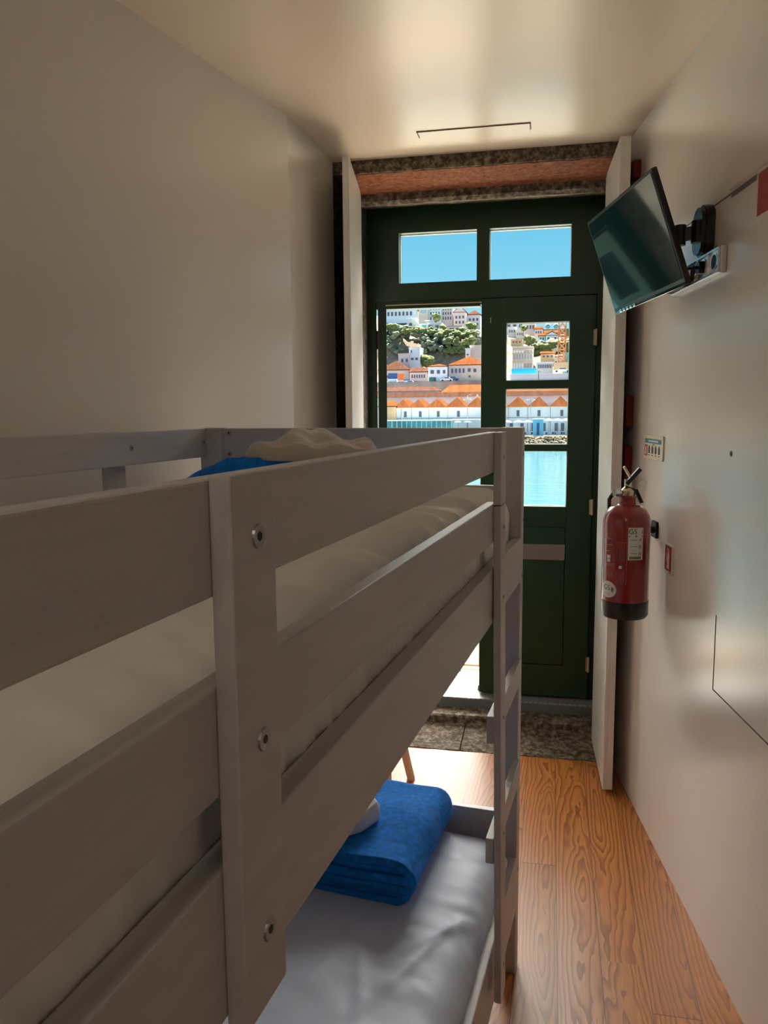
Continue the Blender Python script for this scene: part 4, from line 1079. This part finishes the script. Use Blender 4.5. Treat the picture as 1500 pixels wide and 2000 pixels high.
# faint painted lettering strip on the lower wall is too far to read: small dark dashes
b = B()
x = x00+(795-772)*pxs
for k in range(10):
    ln = .5+.5*random.random(); box(b, x, x+ln, -.10, .02, H_*.33, H_*.36); x += ln+.25
link('painted_lettering', b, M['o_trim'], wh_)
# yellow building at its left end
building('riverside_house', 740, 773, 793, 843, 213, 12, M['o_ochre'], M['o_tile'], 'hip', 781, [(.7, .3, .14, .2)], 'ochre riverside house at the left end of the white warehouse', 'house')
# second rows of roofs
def roofrow(name, px0, px1, py_low, py_high, Y0_, Y1_, mat, label, wallpy=None):
    a = at(px0, py_low, Y0_); c = at(px1, py_low, Y0_); h1 = at(px0+20, py_high, Y1_)
    o = empty(name, ((a.x+c.x)/2, Y0_, a.z), 0, label, 'warehouse'); W = c.x-a.x
    b = B(); v = [b.verts.new(p_) for p_ in ((-W/2, 0, 0), (W/2, 0, 0), (W/2-2, Y1_-Y0_, h1.z-a.z), (-W/2+2, Y1_-Y0_, h1.z-a.z), (W/2, (Y1_-Y0_)*1.9, 0), (-W/2, (Y1_-Y0_)*1.9, 0))]
    for f in ((0, 1, 2, 3), (3, 2, 4, 5), (1, 4, 2), (0, 3, 5), (5, 4, 1, 0)): b.faces.new([v[q] for q in f])
    link('roof', b, mat, o)
    b = B(); box(b, -W/2+.4, W/2-.4, .5, (Y1_-Y0_)*1.9-.4, -12, -.02); link('wall', b, M['o_grey'], o)
    return o, W
o, W = roofrow('wine_lodge', 700, 858, 765, 757, 236, 240, M['o_tile2'], 'long lodge with a pale glazed front above the warehouse, left half')
b = B(); box(b, -W/2, W/2, .42, .6, -1.6, -.3); link('clerestory', b, M['o_blue'], o)
for k in range(34):
    x = -W/2+1+k*(W-2)/34; b = B(); box(b, x, x+.35, .38, .44, -1.55, -.35); link('clerestory_post', b, M['o_trim'], o)
o2, W2 = roofrow('wine_lodge', 858, 1300, 768, 752, 236, 246, M['o_tile'], 'long lodge with an orange roof and white rooftop letters above the warehouse')
o3, W3 = roofrow('wine_lodge', 690, 1300, 777, 768, 231, 233, M['o_tile2'], 'low brown roofed lodge just behind the white warehouse')
# rooftop letters
for s, px in (('C', 916), ('A', 932), ('L', 949), ('E', 966), ('M', 984)):
    if px > 940: continue
    p_ = at(px, 776, 230.5)
    t = text('letter', s, 2.1, M['o_canvas'], None, .12); t.name = 'rooftop_letter'; t.parent = o3; t.location = p_ - o3.location; t.rotation_euler = (math.radians(90), 0, 0)

# retaining wall and street behind the lodges
b = B(); p0_ = at(700, 746, 260); box(b, -110, 60, 258, 262, -6, p0_.z-.3); tag(link('retaining_wall', b, omat('old_retaining_wall', (.34, .28, .25), scale=1, vary=.25)), kind='structure')

building('house', 836, 873, 715, 745, 262, 9, M['o_white'], M['o_tile'], 'hip', 711, [(.22, .62, .16, .22), (.55, .62, .14, .22), (.85, .62, .12, .2), (.25, .14, .3, .24)], 'small white house with an orange hipped roof and green gate', 'house')
building('house', 876, 950, 712, 743, 264, 12, M['o_stone'], M['o_tile'], 'hip', 696, [(.10, .62, .05, .26), (.2, .62, .05, .26), (.3, .62, .05, .26), (.4, .62, .05, .26), (.55, .65, .07, .2), (.70, .62, .07, .2), (.56, .25, .05, .12)], 'broad granite house with a big orange hipped roof', 'house')
building('house', 799, 820, 680, 722, 278, 8, M['o_white'], M['o_white'], 'flat', 678, [(.2, .85, .1, .12), (.3, .5, .2, .1), (.7, .5, .2, .1)], 'tall white flat roofed house against the rock face', 'house')
building('house', 778, 800, 692, 722, 277, 8, M['o_pink'], M['o_stone'], 'flat', 690, [(.35, .6, .15, .2), (.75, .6, .15, .2)], 'low pale pink house beside the tall white one', 'house')
building('house', 909, 918, 682, 700, 280, 6, M['o_white'], M['o_white'], 'flat', 680, [(.5, .4, .4, .14)], 'narrow white house behind the big orange roof', 'house')
building('house', 918, 945, 676, 700, 282, 8, M['o_stone'], M['o_stone'], 'flat', 674, [], 'pale stone gable house behind the big orange roof', 'house')
building('house', 740, 799, 722, 744, 268, 10, M['o_stone'], M['o_tile2'], 'hip', 705, [(.3, .4, .06, .2), (.5, .4, .06, .2), (.7, .4, .06, .2)], 'stone house with an old brown roof at the left edge of the opening', 'house')
building('house', 800, 834, 726, 744, 266, 8, M['o_pink'], M['o_tile2'], 'long', 718, grid(6, 1, .07, .34), 'low ruined looking house left of the small white house', 'house')
# stalls and signs
def panel(name, px0, px1, py0, py1, Y, mat, label, cat, th=.2, group=None):
    a = at(px0, py0, Y); c = at(px1, py1, Y)
    b = B(); box(b, a.x, c.x, Y, Y+th, c.z, a.z, .03); o = link(name, b, mat); return tag(o, label, cat, group)
panel('round_sign', 777, 789, 730, 742, 259.5, M['o_sign_o'], 'bright orange sign above the retaining wall at the left', 'sign')
panel('awning', 758, 776, 729, 741, 259.8, M['o_sign_b'], 'navy awning left of the orange sign', 'awning', 1.5)
panel('awning', 789, 801, 741, 748, 259.6, M['o_sign_b'], 'navy awning right of the orange sign', 'awning', 1.5)
panel('market_stall', 757, 775, 740, 751, 259.3, M['o_blue'], 'pale blue stall front at the far left of the street', 'stall', 1.5)
panel('market_stall', 777, 796, 744, 753, 259.2, M['o_blue'], 'pale blue stall front under the orange sign', 'stall', 1.5)
def car(px, py, Y, col, label, L_=4.0):
    p_ = at(px, py, Y); o = empty('car', p_, 0, label, 'car')
    b = B(); extr(b, [(-L_/2, .3), (-L_/2, .85), (-L_/4, .95), (-L_/6, 1.4), (L_/5, 1.42), (L_/3, .95), (L_/2, .85), (L_/2, .3)], 'y', 0, 1.7); link('body', b, col, o)
    b = B(); extr(b, [(-L_/5, .98), (-L_/7, 1.32), (L_/5.5, 1.34), (L_/3.6, .98)], 'y', -.03, .0); link('side_window', b, M['o_win'], o)
    for x in (-L_/3, L_/3):
        b = B(); cyl(b, (x, -.05, .32), (x, .15, .32), .32, seg=14); link('wheel', b, M['blackmat'], o)
car(800, 752, 258.6, M['o_car'], 'pale car parked by the left stalls'); car(872, 745, 259.0, M['o_car'], 'white car parked right of the small white house'); car(884, 744, 259.3, M['o_sign_b'], 'dark car parked in front of the granite house')
car(1098, 727, 261, M['o_canvas'], 'white van near the crane base', 5.2)
# green gate
panel('gate', 838, 848, 738, 748, 261.6, M['o_door'], 'green gate under the small white house', 'gate', .2)

# upper row of houses
building('terrace_house', 742, 812, 604, 622, 330, 10, M['o_blue'], M['o_tile'], 'long', 601, grid(8, 1, .05, .4), 'long pale house at the top left of the hill', 'house')
building('terrace_house', 818, 836, 588, 622, 330, 10, M['o_stone'], M['o_tile'], 'hip', 578, [(.5, .45, .4, .25)], 'tall stone house with a blue window on the hilltop', 'house', winmat=M['o_kiosk'])
building('terrace_house', 837, 862, 590, 634, 332, 10, M['o_blue'], M['o_tile'], 'hip', 582, grid(4, 3, .09, .12), 'pale blue tiled house in the middle of the hilltop row', 'house')
building('terrace_house', 862, 884, 590, 634, 334, 10, M['o_pink'], M['o_tile'], 'hip', 582, grid(4, 3, .09, .12), 'pink house in the middle of the hilltop row', 'house')
building('terrace_house', 886, 910, 609, 640, 330, 10, M['o_pink'], M['o_tile'], 'gable', 600, grid(3, 2, .12, .16), 'pink gabled house right of the hilltop row', 'house')
building('terrace_house', 912, 938, 614, 644, 334, 10, M['o_grey'], M['o_tile2'], 'hip', 606, grid(3, 2, .14, .16), 'grey house at the right end of the hilltop row', 'house')
building('terrace_house', 834, 862, 632, 646, 312, 6, M['o_grey'], M['o_grey'], 'flat', 631, [(.25, .5, .2, .5), (.7, .5, .2, .5)], 'low grey terrace building below the tree', 'house')
building('terrace_house', 874, 902, 638, 648, 312, 6, M['o_pink'], M['o_trim'], 'flat', 637, [(.3, .5, .3, .45), (.75, .5, .3, .45)], 'low open shelter at the edge of the upper terrace', 'house')
building('terrace_house', 822, 834, 634, 652, 309, 5, M['o_teal'], M['o_white'], 'flat', 632, [], 'dark teal pavilion below the lamp mast', 'pavilion')
building('terrace_house', 795, 812, 622, 648, 315, 6, M['o_grey'], M['o_white'], 'flat', 620, [(.4, .5, .3, .3)], 'grey stone tower like house beside the slanting wall', 'house')
# slanting ramp wall
a = at(803, 620, 308); c = at(824, 638, 306)
b = B(); v = []
for p_ in (a, c):
    for dy in (0, .6):
        for dz in (0, -1.6): v.append(b.verts.new((p_.x, p_.y+dy, p_.z+dz)))
for f in ((0, 1, 5, 4), (2, 6, 7, 3), (0, 4, 6, 2), (1, 3, 7, 5), (0, 2, 3, 1), (4, 5, 7, 6)): b.faces.new([v[q] for q in f])
tag(link('ramp_wall', b, M['o_canvas']), 'white slanting parapet of a ramp on the upper terrace', 'wall')
# lamp mast
def mast(name, px, py0, py1, Y, r, mat, label, cat, arm=True):
    t = at(px, py0, Y); q = at(px, py1, Y); o = empty(name, (t.x, Y, q.z), 0, label, cat)
    b = B(); cyl(b, (0, 0, 0), (0, 0, t.z-q.z), r*1.3, r, 10); link('pole', b, mat, o)
    if arm:
        b = B(); cyl(b, (-.9, 0, t.z-q.z), (.9, 0, t.z-q.z), r*.7, seg=8); link('crossarm', b, mat, o)
        for s in (-1, 1):
            b = B(); box(b, s*.9-.25, s*.9+.25, -.15, .15, t.z-q.z-.1, t.z-q.z+.08, .03); link('lamp_head', b, M['o_canvas'], o)
mast('street_lamp', 834, 627, 650, 304, .28, M['o_canvas'], 'pale mast with a bright top on the upper terrace', 'lamp')
mast('street_lamp', 1037, 781, 842, 208, .09, M['o_pole'], 'tall grey street lamp left of the blue kiosk', 'lamp')
mast('street_lamp', 913, 781, 842, 208, .07, M['o_pole'], 'thin grey street lamp in front of the white warehouse', 'lamp')
mast('street_lamp', 785, 798, 842, 208, .07, M['o_pole'], 'thin grey street lamp near the left end of the warehouse', 'lamp')
mast('street_lamp', 1052, 724, 750, 250, .10, M['o_door'], 'green street lamp in front of the blue hoarding', 'lamp')

# right-hand view: ruin, hoarding, crane, gondolas
ru, Wr, Hr = building('stone_ruin', 1001, 1041, 678, 722, 280, 12, M['o_stone'], M['o_stone'], 'flat', 676, [], 'roofless stone building with rows of open windows', 'ruin')
for j, (zf, n__, hh) in enumerate(((.80, 7, .05), (.58, 7, .12), (.18, 7, .10))):
    for i in range(n__):
        x = -Wr/2+Wr*(i+.7)/(n__+.4)
        b = B(); box(b, x-.28, x+.28, -.1, .06, Hr*(zf-hh), Hr*(zf+hh)); link('window_opening', b, M['o_canvas'] if (i < 4 and j != 1) else M['o_trim'], ru)
for z in (.36, .70, .90):
    b = B(); box(b, -Wr/2-.2, Wr/2+.2, -.22, .05, Hr*z, Hr*(z+.025)); link('cornice', b, M['o_ochre'], ru)
ph = panel('site_hoarding', 999, 1048, 720, 731, 262, M['o_hoard'], 'bright blue hoarding in front of the roofless stone building', 'hoarding', .2)
panel('site_fence', 996, 1112, 731, 741, 259.2, M['o_white'], 'low pale wall below the blue hoarding', 'wall', .3)
building('shed', 1048, 1080, 709, 722, 272, 6, M['o_grey'], M['o_blue'], 'flat', 707, grid(8, 1, .06, .5), 'low grey blue site building right of the roofless one', 'building')
for args in ((1066, 1090, 654, 668, 318, M['o_white'], 'gable', 648, 'white house with a pitched roof in the middle of the right slope'), (1052, 1070, 655, 668, 322, M['o_blue'], 'long', 651, 'pale blue house left of the pitched white one'),
             (1044, 1060, 642, 656, 334, M['o_pink'], 'long', 638, 'pink house high on the right slope'), (1060, 1092, 650, 658, 340, M['o_stone'], 'long', 645, 'long roofed house below the cable car'),
             (992, 1008, 640, 654, 326, M['o_grey'], 'flat', 640, 'grey house at the left edge of the small upper pane'), (1008, 1023, 645, 660, 322, M['o_grey'], 'flat', 643, 'grey arcaded house above the roofless building'),
             (1096, 1125, 664, 682, 314, M['o_ochre'], 'hip', 656, 'orange roofed house behind the crane'), (998, 1020, 664, 672, 312, M['o_ochre'], 'flat', 662, 'low ochre terrace just above the roofless building'),
             (1075, 1092, 668, 676, 310, M['o_white'], 'long', 664, 'small white house low on the right slope'), (1100, 1125, 690, 722, 276, M['o_teal'], 'flat', 688, 'green netted building right of the crane'),
             (1026, 1046, 628, 650, 342, M['o_pink'], 'flat', 626, 'pale pink block above the roofless building'), (985, 1026, 624, 648, 346, M['o_blue'], 'flat', 622, 'pale block at the top left of the small upper pane'),
             (1082, 1100, 700, 716, 284, M['o_stone'], 'flat', 699, 'stone terrace house left of the crane foot'), (1056, 1084, 690, 702, 292, M['o_ochre'], 'long', 686, 'ochre row house above the grey site building')):
    x0, x1, ye, yb_, Yb, mt__, rf, yr, lb = args
    building('hill_house', x0, x1, ye, yb_, Yb, 8, mt__, M['o_tile'] if rf != 'flat' else mt__, rf, yr, grid(3, 1, .14, .3), lb, 'house')
# tower crane: lattice mast
cr_ = at(1097, 712, 270); ct = at(1099, 560, 270)
co = empty('tower_crane', (cr_.x, 270, cr_.z), 0, 'orange tower crane mast rising right of the blue hoarding', 'crane')
Hc = ct.z-cr_.z; s = 1.15
b = B()
for sx in (-1, 1):
    for sy in (-1, 1): box(b, sx*s-.16, sx*s+.16, sy*s-.16, sy*s+.16, 0, Hc)
link('mast_legs', b, M['o_orange'], co)
b = B(); z = 0; k = 0
while z < Hc-2.4:
    for sy in (-s, s):
        cyl(b, (-s, sy, z), (s, sy, z+2.4), .12, seg=6); cyl(b, (s, sy, z), (-s, sy, z+2.4), .12, seg=6); cyl(b, (-s, sy, z), (s, sy, z), .10, seg=6)
    for sx in (-s, s): cyl(b, (sx, -s, z), (sx, s, z+2.4), .12, seg=6); cyl(b, (sx, s, z), (sx, -s, z+2.4), .12, seg=6)
    z += 2.4; k += 1
link('mast_bracing', b, M['o_orange'], co)
b = B(); box(b, -2.6, 2.6, -2.2, 2.2, -1.5, .6); link('base', b, M['o_ochre'], co)
b = B(); box(b, -1.8, 1.8, -1.5, 1.5, Hc, Hc+2.2, .1); link('slewing_cab', b, M['o_orange'], co)
for i, (px, lb) in enumerate(((1070, 'left one of the two dark cable car cabins in the sky'), (1086, 'right one of the two dark cable car cabins in the sky'))):
    p_ = at(px, 637, 300); o = empty('cable_car_cabin', p_, 0, lb, 'cable car', 'cable car cabins')
    b = B(); blob(b, (0, 0, 0), 1.0, 3, .02, 3, .95); link('cabin', b, M['o_gond'], o, smooth=True)
    b = B(); cyl(b, (0, 0, .8), (0, 0, 2.6), .08, seg=8); link('hanger', b, M['o_pole'], o)
pa_, pb_ = at(990, 621, 300), at(1140, 622, 300)
b = B(); cyl(b, pa_, pb_, .06, seg=6); tag(link('cable', b, M['o_pole']), 'thin cable carrying the cable car cabins', 'cable')

# quay furniture
def parasol(px, py, Y, r, label, group='white parasols along the far quay'):
    t = at(px, py, Y); o = empty('parasol', (t.x, Y, -5.0), 0, label, 'parasol', group)
    hz = t.z+5.0
    b = B(); n = 8; top = b.verts.new((0, 0, hz)); ring = [b.verts.new((r*math.cos(2*math.pi*k/n), r*math.sin(2*math.pi*k/n), hz-r*.42)) for k in range(n)]; low = [b.verts.new((v.co.x, v.co.y, v.co.z-.22)) for v in ring]
    for k in range(n): b.faces.new((top, ring[k], ring[(k+1) % n])); b.faces.new((ring[k], low[k], low[(k+1) % n], ring[(k+1) % n]))
    link('canopy', b, M['o_canvas'], o)
    b = B(); cyl(b, (0, 0, 0), (0, 0, hz), .05, seg=8); link('pole', b, M['o_pole'], o)
    for k in range(3):
        b = B(); a = k*2.1; x, y = 1.1*math.cos(a), 1.1*math.sin(a)
        box(b, x-.22, x+.22, y-.22, y+.22, .42, .48); box(b, x-.22, x+.22, y+.18, y+.22, .45, .9); box(b, x-.2, x-.16, y-.2, y-.16, 0, .45); box(b, x+.16, x+.2, y-.2, y-.16, 0, .45); box(b, x-.2, x-.16, y+.16, y+.2, 0, .45); box(b, x+.16, x+.2, y+.16, y+.2, 0, .45)
        link('terrace_chair', b, (M['o_tile2'], M['o_grey'], M['o_sign_b'])[k], o)
for i, (px, lb) in enumerate(((895, 'left white parasol seen through the open leaf'), (914, 'right white parasol seen through the open leaf'), (990, 'white parasol at the left edge of the middle pane'), (1013, 'second white parasol from the left in the middle pane'), (1031, 'white parasol just left of the blue kiosk'), (1072, 'white parasol just right of the blue kiosk'), (1089, 'second white parasol right of the blue kiosk'), (1106, 'white parasol at the right edge of the middle pane'))):
    parasol(px, 820 if px < 1040 else 817, 207, 1.25, lb, None)
# blue kiosk
ka, kb2 = at(1041, 820, 205), at(1061, 838, 205)
ko = empty('kiosk', ((ka.x+kb2.x)/2, 205, -5.0), 0, 'small sky blue kiosk with a white roof and dark door on the far quay', 'kiosk')
hw = (kb2.x-ka.x)/2; hh = ka.z+5
b = B(); box(b, -hw, hw, 0, 2.2, 0, hh); link('wall', b, M['o_kiosk'], ko)
b = B(); box(b, -hw-.15, hw+.15, -.25, 2.4, hh, hh+.32, .05); link('roof', b, M['o_canvas'], ko)
b = B(); box(b, -.32, .32, -.05, .02, .1, hh*.8); link('door', b, M['o_sign_b'], ko)
b = B(); box(b, -hw-.05, hw+.05, -.06, .0, 0, .25); link('plinth', b, M['o_blue'], ko)
# glazed terrace on the left and a low arcade
pv0, pv1 = at(756, 822, 206), at(882, 822, 206)
po = empty('glazed_terrace', ((pv0.x+pv1.x)/2, 206, -5), 0, 'long teal glazed restaurant terrace with a pale roof, on the quay at the left', 'pavilion')
hw = (pv1.x-pv0.x)/2; hh = pv0.z+5
b = B(); box(b, -hw, hw, .1, 4, 0, hh-.1); link('glazing', b, M['o_teal'], po)
b = B(); box(b, -hw-.2, hw+.2, -.3, 4.3, hh-.1, hh+.12); link('roof', b, M['o_canvas'], po)
for k in range(14):
    x = -hw + 2*hw*k/13; b = B(); box(b, x-.10, x+.10, -.05, .12, 0, hh-.1); link('mullion', b, M['o_canvas'] if k < 4 or k > 12 else M['o_blue'], po)
b = B(); a = at(884, 821, 206); c = at(936, 821, 206); cxx = (a.x+c.x)/2; 
ao = empty('terrace_awning', (cxx, 206.5, -5), 0, 'white flat awning over the two parasols seen through the open leaf', 'awning')
hw = (c.x-a.x)/2
box(b, -hw, hw, 0, 3.5, hh, hh+.3); link('roof', b, M['o_canvas'], ao)
for s_ in (-1, 1):
    b = B(); box(b, s_*hw-.08, s_*hw+.08, .1, .26, 0, hh); link('post', b, M['o_canvas'], ao)
# riprap stones
random.seed(5)
protos = []
for k in range(5):
    b = B(); rr = bmesh.ops.create_icosphere(b, subdivisions=2, radius=1)
    for v in b.verts:
        d = v.co.normalized(); v.co = d*(1+.35*noise.noise(d*1.8+Vector((k*3, 0, 0)))+.15*noise.noise(d*5+Vector((k, 1, 0))))
        v.co.z *= .75
    protos.append(b)
meshes = []
for k, b in enumerate(protos):
    o = link('rock', b, M['o_rock']); meshes.append(o.data)
    if k: bpy.data.objects.remove(o)
    else: first = o
cnt = 0
for k in range(260):
    px = random.uniform(1000, 1128) if k % 4 else random.uniform(985, 1060); t = random.random()
    Yr = 198.2+3.6*t; zc = -7.6+2.5*t
    o = first if k == 0 else bpy.data.objects.new('rock', meshes[k % 5])
    if k: C.objects.link(o)
    r_ = random.uniform(.18, .42) if px < 1040 else random.uniform(.28, .62)
    p_ = at(px, 850, Yr); o.location = (p_.x, Yr-.2, zc); o.scale = (r_, r_, r_*.8); o.rotation_euler = (random.random()*.6, random.random()*.6, random.random()*6.28)
    tag(o, 'pale weathered boulder of the rock slope at the river edge below the far quay', 'rock', 'boulders of the far river bank')
